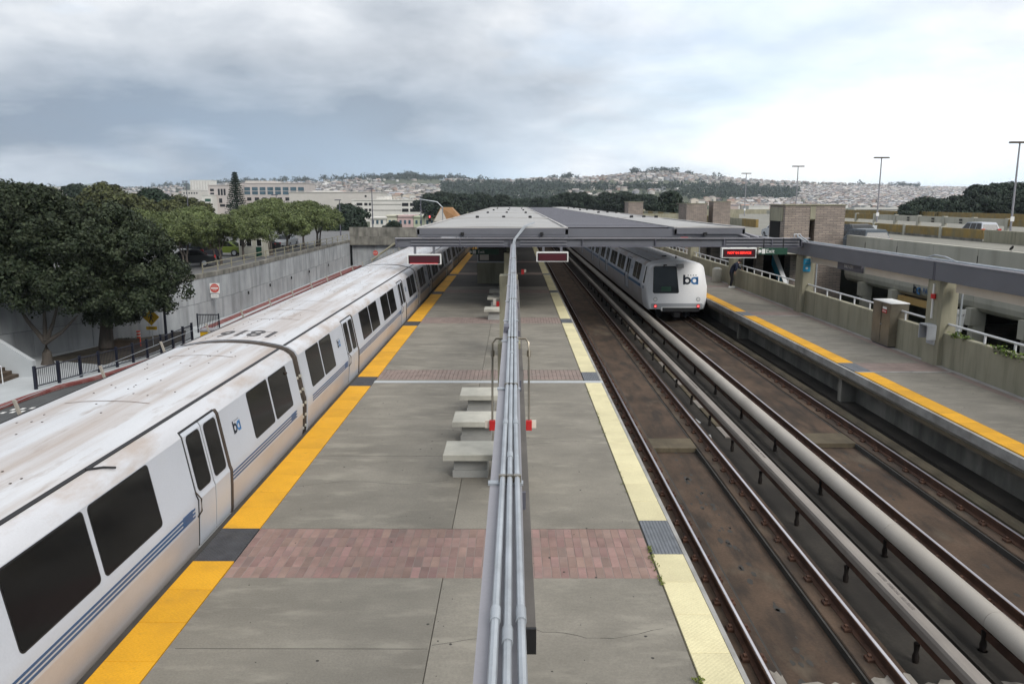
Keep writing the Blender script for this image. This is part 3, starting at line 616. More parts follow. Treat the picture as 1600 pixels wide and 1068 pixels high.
# =================================================================== platform furniture
for i, (y, lab) in enumerate(((13.97, 'pale concrete bench nearest the camera beside the grey beam'), (16.12, 'pale concrete bench, second from the camera beside the grey beam'), (18.35, 'pale concrete bench, third from the camera near the brick strip'),
                              (33.3, 'pale concrete bench just before the canopy shade'), (37.4, 'pale concrete bench at the shadow edge, nearer of two'), (40.2, 'pale concrete bench at the shadow edge, farther of two'))):
    t = thing('concrete_bench', lab, 'bench', (-.80, y, 0), group='concrete benches on the island platform')
    MB().box(-1.28, -.34, y - .42, y + .42, .355, .47, .012).build('seat_slab', 'concrete_pale', t)
    MB().box(-1.10, -.50, y - .26, y + .26, .13, .353).build('pedestal', 'concrete_bench', t); MB().box(-1.12, -.48, y - .29, y + .29, -.03, .128).build('base', 'concrete_bench', t)
for i, (y, w, lab) in enumerate(((13.3, .22, 'narrow concrete post under the near length of the grey beam'), (25.4, .42, 'concrete post under the grey beam in mid platform'), (36.6, .42, 'concrete post under the canopy front on the island platform'), (47.6, .42, 'concrete post deep under the canopy on the island platform'))):
    t = thing('concrete_post', lab, 'post', (-.06, y, 0), group='posts along the island platform')
    MB().box(-.06 - w, .10, y - .30, y + .30, -.03, 2.60, .02).build('shaft', 'concrete_side', t)
# grey steel beam carrying conduits from the camera to the canopy
t = thing('steel_beam', 'lilac grey steel beam running from the camera to the canopy', 'beam', (-.055, 0, 2.62))
MB().box(-.16, .05, -2.0, 34.6, 3.07, 3.10).build('top_flange', 'steel_lilac', t); MB().box(-.075, -.035, -2.0, 34.6, 2.66, 3.07).build('web', 'steel_lilac', t); MB().box(-.16, .05, -2.0, 34.6, 2.62, 2.66).build('bottom_flange', 'steel_lilac', t)
for y in (4.95, 7.6, 10.3, 12.1, 14.5, 17.2, 19.9, 22.4, 25.1, 28.0, 31.0):
    MB().box(-.172, .058, y - .03, y + .03, 3.101, 3.116).build('strut_channel', 'galvanised', t)
MB().box(-.15, -.075, 11.0, 11.28, 3.102, 3.19, .004).build('junction_box', 'steel_dark', t)
for i, (x, lab) in enumerate(((-.085, 'left of three pale galvanised conduits on the grey beam'), (-.028, 'middle of three pale galvanised conduits on the grey beam'), (.033, 'right of three pale galvanised conduits on the grey beam'))):
    c = thing('conduit', lab, 'conduit', (x, 0, 3.14), group='conduits on the grey beam')
    xs = (-.072, -.033, .008)[i]; pts = [(x, -2.0, 3.142), (x, 2.6, 3.142), (xs, 6.6, 3.142), *[(xs + random.uniform(-.003, .003), yy_, 3.142 + random.uniform(-.002, .003)) for yy_ in np.arange(8, 33, 1.4)], (xs, 33.9, 3.142), (xs + .04, 34.5, 3.30), (x + .50, 35.1, 3.86), (x + .85, 35.8, 3.97), (x + .9, 36.6, 3.97)]
    MB().tube(pts, .019, 8).build('pipe', 'galvanised', c, True)
    for y in ((3.15, 6.2, 13.1, 21.2)[i % 2::1] if i != 1 else (2.98, 5.35, 9.2, 18.2)):
        MB().tube([(np.interp(y, (2.6, 6.6), (x, xs)), y, 3.142), (np.interp(y + .11, (2.6, 6.6), (x, xs)), y + .11, 3.142)], .0245, 10).build('coupling', 'galvanised', c, True)
    for y in (4.95, 7.6, 10.3, 14.5, 19.9, 25.1): q_ = float(np.interp(y, (2.6, 6.6), (x, xs))); MB().box(q_ - .026, q_ + .026, y - .014, y + .014, 3.117, 3.166).build('pipe_clamp', 'steel_brushed', c)
t = thing('light_trough', 'long brown grey light fitting trough hung under the beam, black end cap', 'light fitting', (.07, 4, 2.35))
MB().box(.03, .125, 4.22, 24.8, 2.36, 2.50).build('trough', 'tray_brown', t); MB().box(.028, .127, 4.195, 4.219, 2.345, 2.503).build('end_cap', 'black', t)
for y in (6, 10, 14, 18, 22): MB().box(.06, .09, y, y + .04, 2.50, 2.64).build('hanger', 'steel_dark', t)
for s, lab in ((-1, 'red fire alarm box with bent conduit left of the beam'), (1, 'red fire alarm box with bent conduit right of the beam')):
    xx = -.375 if s < 0 else .245; y = 13.3
    t = thing('fire_alarm_box', lab, 'alarm box', (xx, y, 1.15), group='red alarm boxes on the near post')
    MB().box(xx - .05, xx + .05, y - .36, y - .28, 1.10, 1.27, .008).build('red_box', 'red', t)
    MB().box(xx - .05 + s * .075, xx + .05 + s * .075, y - .31, y - .275, 1.13, 1.26).build('back_plate', 'beige', t)
    xe = -.14 if s < 0 else .04
    MB().tube([(xe, y, 2.62), (xx + s * -.06, y, 2.62), (xx, y - .02, 2.55), (xx, y - .1, 2.3), (xx, y - .30, 1.27)], .018, 8).build('conduit', 'steel_brushed', t, True)
    MB().tube([(xx, y - .05, 2.42), (xx, y - .08, 2.32)], .034, 8).build('fitting', 'steel_brushed', t, True)
t = thing('fire_alarm_box', 'red and cream alarm box on the concrete post in mid platform', 'alarm box', (-.5, 25.1, 1.7)); MB().box(-.58, -.49, 24.98, 25.09, 1.62, 1.78).build('red_box', 'red', t); MB().box(-.68, -.585, 25.0, 25.09, 1.66, 1.86).build('cream_unit', 'beige', t)
t = thing('fire_alarm_box', 'red alarm horn on the island post under the canopy', 'alarm box', (.32, 36.2, 1.75)); MB().box(.31, .44, 36.2, 36.29, 1.62, 1.85).build('red_box', 'red', t); MB().box(.445, .53, 36.2, 36.29, 1.72, 1.85).build('cream_unit', 'beige', t)
# stair enclosure at mid platform: concrete plinth walls, mesh glass above
t = thing('stair_enclosure', 'concrete stair enclosure with dark glazed screen under the canopy', 'stair enclosure', (-1.2, 48, 0))
MB().box(-2.25, 0.15, 47.8, 48.0, -.03, 1.27).build('front_wall', 'concrete_side', t)
MB().box(-2.25, -2.05, 48.01, 60, -.03, 1.27).box(-.05, .15, 48.01, 60, -.03, 1.27).build('side_wall', 'concrete_stained', t)
MB().box(-2.27, .17, 47.78, 48.02, 1.273, 1.33).build('sill', 'white_rail', t)
MB().box(-2.2, .1, 47.88, 47.92, 1.34, 2.78).build('screen', 'glass_cab', t)
for x in (-2.22, .12): MB().box(x - .03, x + .03, 47.86, 47.94, 1.33, 2.80).build('mullion', 'white_rail', t)
MB().box(-2.1, -1.55, 47.83, 47.87, 1.42, 1.78).build('notice', 'beige', t)
def exit_sign(loc, lab, w):
    t = thing('exit_sign', lab, 'sign', loc); x, y, z = loc
    MB().box(x - w / 2, x + w / 2, y - .05, y + .05, z - .14, z + .14).build('sign_box', 'sign_green', t)
    put_text('Exit', .24, 'white', frame_m((-w * .12, -.054, 0), (1, 0, 0), (0, 0, 1)), t)
    MB().box(x - w * .42, x - w * .30, y - .058, y - .051, z - .10, z + .10).build('stair_pictogram', 'white', t)
    MB().tube([(x - w * .49, y - .056, z), (x - w * .49, y - .052, z)], .07, 12).build('arrow_disc', 'white', t)
    for s in (-.35, .35): MB().box(x + s * w - .02, x + s * w + .02, y - .02, y + .02, z + .14, z + .55).build('hanger', 'black', t)
exit_sign((-1.62, 43.0, 2.22), 'green hanging exit sign in front of the stair enclosure', 1.55)
exit_sign((11.16, 34.3, 2.80), 'green hanging exit sign beside the lit red display', 1.2)
# hanging platform displays
def display(x0, x1, y, z0, z1, lab, lit=None, strip=False):
    t = thing('platform_display', lab, 'display', ((x0 + x1) / 2, y, z0), group='hanging platform displays')
    MB().box(x0, x1, y, y + .30, z0, z1, .01).build('housing', 'white', t)
    MB().box(x0 + .05, x1 - .05, y - .012, y - .001, z0 + .035, z1 - .055).build('bezel', 'black', t)
    MB().box(x0 + .09, x1 - .09, y - .019, y - .013, z0 + .06, z1 - .08).build('screen', 'screen_off', t)
    if lit: put_text(lit, .138, 'led', frame_m((0, -.024, (z1 - z0) / 2 + .0), (1, 0, 0), (0, 0, 1)), t, 'led_text', .004)
    if strip: MB().box(x0 + .12, x1 - .14, y - .016, y - .0125, z0 + .037, z0 + .055).build('lit_strip', 'led_dim', t)
    for s in (.22, .78):
        xx = x0 + (x1 - x0) * s; MB().box(xx - .05, xx + .05, y + .09, y + .19, z1, 2.96).build('hanger', 'steel_grey', t)
emit('led', (1.0, 0.03, 0.02), 1.6); emit('led_dim', (1.0, 0.05, 0.06), 0.6)
display(-4.70, -3.22, 34.75, 2.19, 2.64, 'dark hanging display over the left train, thin red line lit', None, True)
display(0.96, 2.36, 34.75, 2.31, 2.74, 'blank dark red hanging display above the cream tiles')
display(8.98, 10.48, 34.4, 2.50, 2.94, 'hanging display lit with red letters above the side platform', 'NOT IN SERVICE')
# =================================================================== canopy
YC = 35.0
t = thing('canopy_beam', 'grey steel cross beam at the front edge of the station canopy', 'beam', (4, YC, 2.95))
MB().box(-5.25, 12.66, YC + .02, YC + .06, 2.98, 3.30).build('web', 'steel_grey', t); MB().box(-5.25, 12.95, YC - .10, YC + .18, 3.30, 3.335).build('top_flange', 'steel_lilac', t); MB().box(-5.25, 12.66, YC - .10, YC + .18, 2.945, 2.98).build('bottom_flange', 'steel_dark', t)
for (a, b) in ((-4.55, -.45), (.25, 2.3), (9.3, 12.5)): MB().box(a, b, YC - .06, YC - .02, 3.17, 3.20).box(a, b, YC - .05, YC - .01, 3.03, 3.06).build('cable_tray', 'steel_lilac', t)
for x in (-5.2, -2.4, -.2, 3.0, 6.2, 9.2, 11.3, 12.6): MB().box(x - .02, x + .02, YC - .08, YC + .16, 2.981, 3.299).build('stiffener', 'steel_dark', t)
for x in (12.2, 12.34): MB().tube([(x, YC - .2, 3.36), (x, YC - .2, 3.5), (x + .12, YC - .2, 3.5), (x + .14, YC - .3, 3.4), (x + .3, YC - .8, 3.2)], .03, 6).build('conduit', 'galvanised', t, True)
t = thing('canopy_fascia', 'lilac grey fascia beam above the canopy front cross beam', 'beam', (2, YC + .25, 3.34))
MB().box(-4.28, 2.36, YC + .20, YC + .40, 3.36, 3.70).build('fascia', 'steel_grey', t); MB().box(2.37, 10.1, YC + .28, YC + .48, 3.36, 3.72).build('fascia', 'steel_grey', t)
def canopy_roof(xa, xb, y0, y1, z, lab, grp):
    t = thing('canopy_roof', lab, 'roof', ((xa + xb) / 2, y0, z), group=grp)
    MB().box(xa, xb, y0, y1, z - .30, z - .10).build('deck', 'steel_grey', t)
    # shallow bowed panel and raised rims
    mb = MB(); n = 8
    prof = [(xa + .10 + (xb - xa - .2) * i / n, z - .05 + .10 * math.sin(math.pi * i / n)) for i in range(n + 1)]
    mb.prism_y(prof + [(xb - .10, z - .10), (xa + .10, z - .10)], y0 + .12, y1 - .12).build('roof_panel', 'roof_panel', t, True)
    for nm, bx in (('rim', (xa - .02, xa + .10, y0, y1)), ('rim', (xb - .10, xb + .02, y0, y1)), ('rim', (xa + .101, xb - .101, y0 - .02, y0 + .11)), ('rim', (xa + .101, xb - .101, y1 - .11, y1 + .02))):
        MB().box(*bx, z - .30, z - .035).build('rim_face', 'steel_grey', t); MB().box(*bx, z - .034, z + .015, .01).build(nm, 'roof_rim', t)
    for k in range(3):
        x = xa + (xb - xa) * (.25 + .27 * k); MB().box(x, x + .22, y1 + .05, y1 + .25, z - .05, z + .17, .03).build('roof_outlet', 'black', t)
secs = [(35.2, 54.2), (55.6, 75.6), (77.0, 97), (98.4, 118.4), (119.8, 150)]
ords = ['front', 'second', 'third', 'fourth', 'farthest']
for (a, b), nm in zip(secs, ords):
    canopy_roof(-4.30, 2.34, a, b, 3.78, 'pale flat canopy roof over the island platform, %s section' % nm, 'roof sections over the island platform')
    canopy_roof(7.05, 10.15, a, b, 3.80, 'pale flat canopy roof over the right-hand train, %s section' % nm, 'roof sections over the right-hand track')
    MB_ = None
t = thing('canopy_trellis', 'dark steel trellis of cross members between the two canopy roofs', 'trellis', (4.7, 36, 3.4))
y = 36.6; k = 0
while y < 150:
    MB().box(2.37, 7.02, y, y + .14, 3.25, 3.74).build('cross_member', 'purlin', t); MB().box(2.37, 7.02, y - .05, y + .19, 3.743, 3.765).build('member_flange', 'steel_lilac' if k % 3 == 0 else 'steel_dark', t); y += .8; k += 1
MB().box(6.78, 7.02, 35.5, 150, 3.20, 3.415).box(2.38, 2.60, 35.5, 150, 3.20, 3.415).build('edge_girder', 'steel_dark', t)
for x in (-4.1, -2.0, 1.9, 9.7):
    o = MB().box(x - .12, x + .12, 35.45, 149, 2.99, 3.30).build('ceiling_girder', 'steel_dark'); tag(o, 'dark steel girder running lengthwise below the canopy roof near x %s' % {-4.1: 'the left train', -2.0: 'the stair enclosure', 1.9: 'the cream tiles', 9.7: 'the side platform'}[x], 'girder', 'girders below the canopy')
    o['label'] = 'dark steel girder under the canopy roof above ' + {-4.1: 'the left train', -2.0: 'the stair enclosure', 1.9: 'the cream tiles', 9.7: 'the side platform'}[x]
for i, (x, lab) in enumerate(((-2.3, 'small black floodlight on the canopy fascia left of the conduits'), (1.2, 'small black floodlight on the canopy fascia right of the conduits'), (8.4, 'small dark floodlight on the fascia above the right train'))):
    t = thing('floodlight', lab, 'floodlight', (x, 35.0, 3.42)); MB().box(x - .07, x + .07, 35.05, 35.19, 3.43, 3.58, .02).build('lamp_head', 'black', t); MB().box(x - .02, x + .02, 35.19, 35.21, 3.40, 3.5).build('bracket', 'black', t)
MB_ = None
for (xx, lab) in ((10.35, 'near diagonal grey brace bar by the right canopy corner'), (10.75, 'far diagonal grey brace bar by the right canopy corner')):
    tag(MB().tube([(xx - .9, 35.4, 3.66), (xx, 35.1, 3.35)], .05, 6).build('brace_bar', 'steel_lilac'), lab, 'brace')
# person leaning over the wall -----------------------------------------------------------
def skin(name, mat, verts, edges, radii, sub=2, parent=None):
    me = bpy.data.meshes.new(name); me.from_pydata(verts, edges, []); me.update()
    o = bpy.data.objects.new(name, me); COL.objects.link(o)
    o.modifiers.new('skin', 'SKIN'); s = o.modifiers.new('sub', 'SUBSURF'); s.levels = sub; s.render_levels = sub
    for i, r in enumerate(radii): me.skin_vertices[0].data[i].radius = r if isinstance(r, tuple) else (r, r)
    me.skin_vertices[0].data[0].use_root = True
    dg = bpy.context.evaluated_depsgraph_get(); me2 = bpy.data.meshes.new_from_object(o.evaluated_get(dg)); bpy.data.objects.remove(o)
    me2.materials.clear(); me2.materials.append(MATS[mat]); me2.polygons.foreach_set('use_smooth', [True] * len(me2.polygons))
    o = link(name, me2, parent, True); return o
M('navy', (0.010, 0.014, 0.032), 0.85, 0.25, 6); M('trousers', (0.010, 0.010, 0.013), 0.85, 0.2, 6); M('skin', (0.42, 0.25, 0.18), 0.6, 0.1, 5); M('hair', (0.02, 0.015, 0.012), 0.7, 0.2, 20)
p = thing('person', 'person in navy jacket and dark trousers leaning over the parapet wall', 'person', (12.62, 45.6, 0), R(-18)); p.scale = (1.15, 1.28, 1.0)
# facing +x (towards the wall), bent at the hips; local +x is forward
V = [(-.10, 0, .92), (-.04, 0, 1.10), (.08, 0, 1.30), (.18, 0, 1.42), (.26, 0, 1.47), (.33, 0, 1.54),     # spine, neck, head
     (.14, .19, 1.38), (.20, .25, 1.18), (.40, .20, 1.06), (.14, -.19, 1.38), (.16, -.27, 1.14), (.06, -.25, .92),
     (-.10, .10, .86), (-.06, .11, .48), (-.12, .11, .08), (-.10, -.10, .86), (-.04, -.11, .48), (-.10, -.11, .08)]
E_ = [(0, 1), (1, 2), (2, 3), (3, 4), (4, 5), (3, 6), (6, 7), (7, 8), (3, 9), (9, 10), (10, 11), (0, 12), (12, 13), (13, 14), (0, 15), (15, 16), (16, 17)]
body = skin('body', 'navy', V, E_, [(.17, .14), (.17, .14), (.19, .15), (.15, .12), .06, .095, .085, .065, .045, .085, .065, .045, .10, .075, .055, .10, .075, .055], 2, p)
me = body.data; me.materials.append(MATS['trousers']); me.materials.append(MATS['skin'])
for f in me.polygons:
    z = f.center.z; x = f.center.x
    if z < .88 and abs(f.center.y) < .21: f.material_index = 1
    if z > 1.445 and x > .2: f.material_index = 2
    if (z < .97 and f.center.y < -.21) or (z < 1.12 and x > .36): f.material_index = 2
hm = MB(); hm.tube([(.29, 0, 1.49), (.29, 0, 1.55), (.32, 0, 1.62), (.35, 0, 1.655)], [.085, .112, .10, .04], 12); hm.build('hair', 'hair', p, True, True)
for s in (1, -1):
    MB().box(-.20, .10, s * .11 - .05, s * .11 + .05, 0.004, .085, .03).build('shoe', 'white', p, True, True)
    hx, hy, hz = ((.06, -.25, .90) if s < 0 else (.43, .20, 1.05))
    skin('hand', 'skin', [(hx, hy, hz), (hx + .02, hy, hz - .05), (hx + .03, hy + .03, hz - .10), (hx + .03, hy + .01, hz - .11), (hx + .03, hy - .012, hz - .108), (hx + .03, hy - .03, hz - .095), (hx + .055, hy + .035, hz - .05)],
         [(0, 1), (1, 2), (1, 3), (1, 4), (1, 5), (0, 6)], [(.025, .02), (.035, .018), .009, .009, .009, .008, .010], 1, p)
# =================================================================== trains
PROF = [(1.44, -.58), (1.53, -.32), (1.575, 0.0), (1.595, .38), (1.60, .64), (1.575, .71), (1.42, 1.58), (1.36, 1.68), (1.24, 1.765), (1.13, 1.80), (1.10, 1.81), (.9, 1.85), (.65, 1.895), (.35, 1.925), (0, 1.935)]
def hw(z):
    P_ = PROF[:9]
    for (a, za), (b, zb) in zip(P_, P_[1:]):
        if za <= z <= zb: return a + (b - a) * (z - za) / (zb - za)
    return P_[-1][0]
def side_poly(s, outline, yc, zc, off, thick=.02):   # outline (dy,dz) laid on the car side
    mb = MB(); n = len(outline)
    A = [(s * (hw(zc + dz) + off), yc + dy, zc + dz) for dy, dz in outline]; B = [(s * (hw(zc + dz) - thick), yc + dy, zc + dz) for dy, dz in outline]
    return mb.add(A + B, [tuple(range(n)), tuple(range(2 * n - 1, n - 1, -1))] + [(i, (i + 1) % n, n + (i + 1) % n, n + i) for i in range(n)])
def side_strip(s, z0, z1, y0, y1, off, thick=.01):
    zs = sorted({z0, z1} | {z for _, z in PROF[:9] if z0 < z < z1})
    pr = [(s * (hw(z) + off), z) for z in zs] + [(s * (hw(z) - thick), z) for z in reversed(zs)]
    return MB().prism_y(pr, y0, y1)
def ring(cx, cz, r0, r1, n=16, a0=0, a1=360):
    v = []; f = []
    for i in range(n + 1):
        a = R(a0 + (a1 - a0) * i / n); v += [(cx + r0 * math.cos(a), cz + r0 * math.sin(a)), (cx + r1 * math.cos(a), cz + r1 * math.sin(a))]
    for i in range(n): f.append((2 * i, 2 * i + 1, 2 * i + 3, 2 * i + 2))
    return v, f
def logo(parent, w, place, bold=True):               # place(u, v) -> 3d point, u,v in units of the logo width
    def poly(parts, mat, name):
        mb = MB()
        for v, f in parts: mb.add([place(a * w, b * w) for a, b in v], f)
        return mb.build(name, mat, parent, local=True)
    q = lambda x0, x1, y0, y1: ([(x0, y0), (x1, y0), (x1, y1), (x0, y1)], [(0, 1, 2, 3)])
    lg = poly([q(-.5, -.36, -.27, .36), ring(-.235, -.02, .125, .25)], 'logo_black', 'logo_letter_b')
    poly([q(.36, .5, -.27, .23), ring(.25, -.02, .125, .25)], 'logo_blue', 'logo_letter_a')
    for i, ch in enumerate('BART'):
        pass
    poly([q(-.20 + i * .17, -.14 + i * .17, .30, .36) for i in range(4)], 'logo_black', 'logo_small_letters')
def build_car(L, s, nose=False, seams=True):
    c = thing('train_car', '', 'train car', (0, 0, 0), group='')
    e0 = 1.5 if nose else .22; e1 = L - .22
    def lb(mb, name, mat, parent=c, smooth=False): return mb.build(name, mat, parent, smooth, True)
    full = PROF + [(-x, z) for x, z in PROF[-2::-1]]
    seg = lambda i, j, sg: [(sg * x, z) for x, z in PROF[i:j + 1]]
    mb = MB()
    for sg in (1, -1): mb.sheet_y(seg(3, 6, sg), e0, e1)
    if not nose: mb.add([(x, e0, z) for x, z in full], [tuple(range(len(full)))])
    mb.add([(x, e1, z) for x, z in full], [tuple(range(len(full)))])
    lb(mb, 'body_side', 'car_white', smooth=True)
    mb = MB(); [mb.sheet_y(seg(0, 3, sg), e0, e1) for sg in (1, -1)]; mb.box(-1.38, 1.38, e0, e1, -.60, -.578); lb(mb, 'lower_panel', 'car_low', smooth=True)
    mb = MB(); [mb.sheet_y(seg(6, 9, sg), e0, e1) for sg in (1, -1)]; lb(mb, 'roof_shoulder', 'car_shoulder', smooth=True)
    roof = [(x, z) for x, z in PROF[9:]] + [(-x, z) for x, z in PROF[-2:8:-1]]
    rf = lb(MB().sheet_y(roof, e0 - .02, e1 + .02), 'roof', 'car_roof', smooth=True)
    for sg in (1, -1): lb(MB().prism_y([(sg * 1.158, 1.788), (sg * 1.160, 1.806), (sg * 1.118, 1.822), (sg * 1.108, 1.808)], e0, e1), 'roof_gutter', 'rubber')
    if seams:
        y = e0 + 1.1
        while y < e1 - .4:                            # roof sheet laps
            k = random.choice((0, 1, 2)); pr = [(x, z + .004) for x, z in roof][3:len(roof) - 3 - k * 4]
            if pr: lb(MB().sheet_y(pr, y, y + .03), 'roof_seam', 'roof_seam', rf)
            y += random.uniform(1.5, 2.1)
        mb = MB()
        for k in range(90):
            x = random.choice((-.75, -.55, -.3, -.05, .2, .45, .7)) + random.gauss(0, .02); y = random.uniform(e0 + .3, e1 - .3); z = np.interp(abs(x), [p_[0] for p_ in PROF[:8:-1]], [p_[1] for p_ in PROF[:8:-1]])
            mb.box(x - .011, x + .011, y - .013, y + .013, z - .01, z + .006)
        o = lb(mb, 'roof_bolts', 'car_gap', rf); o['kind'] = 'stuff'
    for ye in ([0.02] if not nose else []) + [L - .22]:   # end frames and pads
        sc = lambda k: [(x * k, -.58 + (z + .58) * (1 - (1 - k) * .6)) for x, z in full]
        fr = lb(MB().prism_y(sc(.982), ye, ye + .20), 'end_frame', 'car_gap')
        for z in (-.25, .0, .25, .52, .82, 1.12):
            xx = s * hw(z) * .982; lb(MB().box(xx - .02, xx + .035, ye + .04, ye + .10, z, z + .05), 'frame_pad', 'concrete_pale', fr)
    o0 = 1.75 if nose else 0.0
    wins = [(.82, 1.955), (2.085, 3.22), (7.08, 8.525), (8.655, 10.10)]
    mid = (L - o0) / 2
    wins += [(2 * mid - b, 2 * mid - a) for a, b in wins]
    for a, b in wins:
        a += o0; b += o0
        wn = lb(side_poly(s, rrect(b - a, .81, .05), (a + b) / 2, 1.145, .007), 'window', 'glass_dark')
        lb(side_poly(s, rrect(b - a + .04, .85, .065), (a + b) / 2, 1.145, .003), 'window_seal', 'rubber', wn)
    for d0 in (4.69, 2 * mid - 5.96):
        d0 += o0; d1 = d0 + 1.27; dm = (d0 + d1) / 2
        fr = lb(side_strip(s, -.06, 1.66, d0 - .025, d1 + .03, .004), 'door_surround', 'rubber')
        lb(side_strip(s, -.10, 1.65, d1 + .005, d1 + .085, .028), 'door_pocket_seal', 'car_gap', fr)
        lb(side_strip(s, -.14, -.075, d0 - .05, d1 + .08, .045), 'door_sill', 'car_grey', fr)
        for a, b in ((d0, dm - .012), (dm + .012, d1)):
            dl = lb(side_strip(s, -.055, 1.63, a + .006, b - .004, .014), 'door_leaf', 'car_white')
            ww = side_poly(s, rrect(b - a - .17, .80, .07), (a + b) / 2, 1.15, .021); lb(ww, 'door_window', 'glass_dark', dl)
            lb(side_poly(s, rrect(b - a - .13, .84, .08), (a + b) / 2, 1.15, .0175), 'door_window_seal', 'rubber', dl)
        lb(MB().tube([(s * (hw(.75) + .015), d0 - .05, .78), (s * (hw(.6) + .07), d0 - .06, .68), (s * (hw(.4) + .07), d0 - .06, .50), (s * (hw(.3) + .01), d0 - .05, .40)], .011, 6), 'grab_handle', 'car_gap', c, True)
    cuts = [e0 + .45, 4.69 + o0 - .12, 5.96 + o0 + .14, 2 * mid - 5.96 + o0 - .14, 2 * mid - 4.69 + o0 + .14, e1 - .45]
    for a, b in zip(cuts[::2], cuts[1::2]):
        mb = MB()
        for z in (.425, .483, .541): mb.add(*(lambda q: (q.v, q.f))(side_strip(s, z, z + .034, a, b, .004)))
        st = lb(mb, 'side_stripes', 'stripe_blue')
        lb(side_strip(s, .42, .58, a, b, .002), 'stripe_ground', 'stripe_light' if nose else 'car_white', st)
        lb(side_strip(s, .43, .585, b - .42 if s > 0 else a + .1, b - .10 if s > 0 else a + .42, .0065), 'number_plate', 'stripe_blue', st)
    for yl in (3.95 + o0, 2 * mid - 3.95 + o0):
        g = s
        logo(c, .34, lambda u, v, yl=yl: (s * (hw(1.17 + v) + .004), yl + g * u, 1.17 + v))
    return c
def lab(c, label, group): c['label'] = label; c['group'] = group; return c
emit('tail_lit', (1.0, 0.12, 0.12), 1.2)
XL = -6.21
proto = build_car(21.1, 1)
G1 = 'cars of the train standing at the left of the island platform'
spots = [(-4.2, 'nearest silver white train car in the left foreground with large dark windows'), (16.9, 'second train car of the left train, number painted on its roof'), (38.0, 'third train car of the left train, running under the canopy'),
         (59.1, 'fourth train car of the left train, in the canopy shade'), (80.2, 'fifth train car of the left train, deep in the canopy shade'), (101.3, 'sixth and farthest visible train car of the left train')]
cars = []
for i, (y, l) in enumerate(spots):
    c = proto if i == 0 else copy_tree(proto); c.location = (XL, y, 0); lab(c, l, G1); cars.append(c)
m = frame_m((.08, 1.10, 1.940), (-1, 0, 0), (0, -1, 0)) @ Matrix.Diagonal((1.0, 1.55, 1, 1))
rn = put_text('1816', .70, 'ink_dark', m, cars[1], 'roof_number', .008)
for v in rn.data.vertices: v.co.z += np.interp(abs(.08 - v.co.x), [p_[0] for p_ in PROF[:8:-1]], [p_[1] for p_ in PROF[:8:-1]]) - 1.940 + .007
c = cars[0]
for y, z in ((20.2, 1.42),): MB().tube([(1.42, y, z), (1.49, y, z)], .03, 8).build('end_lamp', 'car_gap', c, local=True)
MB().tube([(1.15, 13.1, 1.815), (1.26, 13.3, 1.775), (1.34, 13.42, 1.73)], .014, 6).build('loose_strap', 'rubber', c, local=True)
# right-hand train: cab car and followers
XR = 8.33; YN = 40.3
a = build_car(22.9, -1, True); a.location = (XR, YN, 0); G2 = 'cars of the train standing at the right-hand side platform'
lab(a, 'white cab car of the right train with large windscreen, logo and red tail lights', G2)
loop = PROF + [(-x, z) for x, z in PROF[-2::-1]]
lean = lambda z: .11 * (z + .58)
secs_ = [(1.5, 1, 1), (1.0, 1.0, 1.0), (.5, .998, 1.0), (.24, .99, .992), (.10, .975, .98), (.03, .955, .965), (.0, .93, .945)]
V = []; F = []; n = len(loop)
for (y, kx, kz) in secs_: V += [(x * kx, y + lean(z) * (1.5 - y) / 1.5, .75 + (z - .75) * kz) for x, z in loop]
for i in range(len(secs_) - 1): F += [(i * n + k, i * n + (k + 1) % n, (i + 1) * n + (k + 1) % n, (i + 1) * n + k) for k in range(n)]
F.append(tuple((len(secs_) - 1) * n + k for k in range(n)))
MB().add(V, F).build('cab_nose', 'car_nose', a, True, True)
def front(outline, off, thick=.05):
    n = len(outline); A = [(x, lean(z) - off, z) for x, z in outline]; B = [(x, lean(z) + thick, z) for x, z in outline]
    return MB().add(A + B, [tuple(range(n)), tuple(range(2 * n - 1, n - 1, -1))] + [(i, (i + 1) % n, n + (i + 1) % n, n + i) for i in range(n)])
def quadr(x0, x1, x2, x3, z0, z1, r=.06):          # bottom x0..x1, top x2..x3, clipped corners
    return [(x0 + r, z0), (x1 - r, z0), (x1, z0 + r), (x3, z1 - r), (x3 - r, z1), (x2 + r, z1), (x2, z1 - r), (x0, z0 + r)]
ws = front(quadr(-1.20, .08, -1.18, -.06, .30, 1.62), .012).build('windscreen', 'glass_cab', a, local=True)
front(quadr(-1.23, .11, -1.21, -.03, .27, 1.65), .006).build('windscreen_seal', 'rubber', ws, local=True)
front(quadr(-.80, -.30, -.80, -.30, .38, .62, .02), .016).build('cab_desk', 'sign_green', ws, local=True)
logo(a, .78, lambda u, v: (.70 + u, lean(.93 + v) - .006, .93 + v))
for sx in (-1, 1):
    x = sx * 1.10
    hl = front([(x + .11 * math.cos(R(t_)), -.03 + .11 * math.sin(R(t_))) for t_ in range(0, 360, 24)], .012).build('headlight', 'car_grey', a, local=True)
    front([(x + .075 * math.cos(R(t_)), -.03 + .075 * math.sin(R(t_))) for t_ in range(0, 360, 24)], .018).build('lens', 'white', hl, local=True)
    tl = front([(x + .095 * math.cos(R(t_)), -.38 + .105 * math.sin(R(t_))) for t_ in range(0, 360, 24)], .034).build('tail_light', 'red', a, local=True)
    front([(x + .055 * math.cos(R(t_)), -.38 + .055 * math.sin(R(t_))) for t_ in range(0, 360, 24)], .040).build('lens', 'tail_lit', tl, local=True) if 'tail_lit' in MATS else None
front(quadr(-1.30, 1.30, -1.33, 1.33, -.53, -.24, .05), .022).build('lower_apron', 'car_grey', a, local=True)
front(quadr(-.80, 1.12, -.80, 1.12, -.62, -.42, .02), .032).build('coupler_frame', 'white', a, local=True)
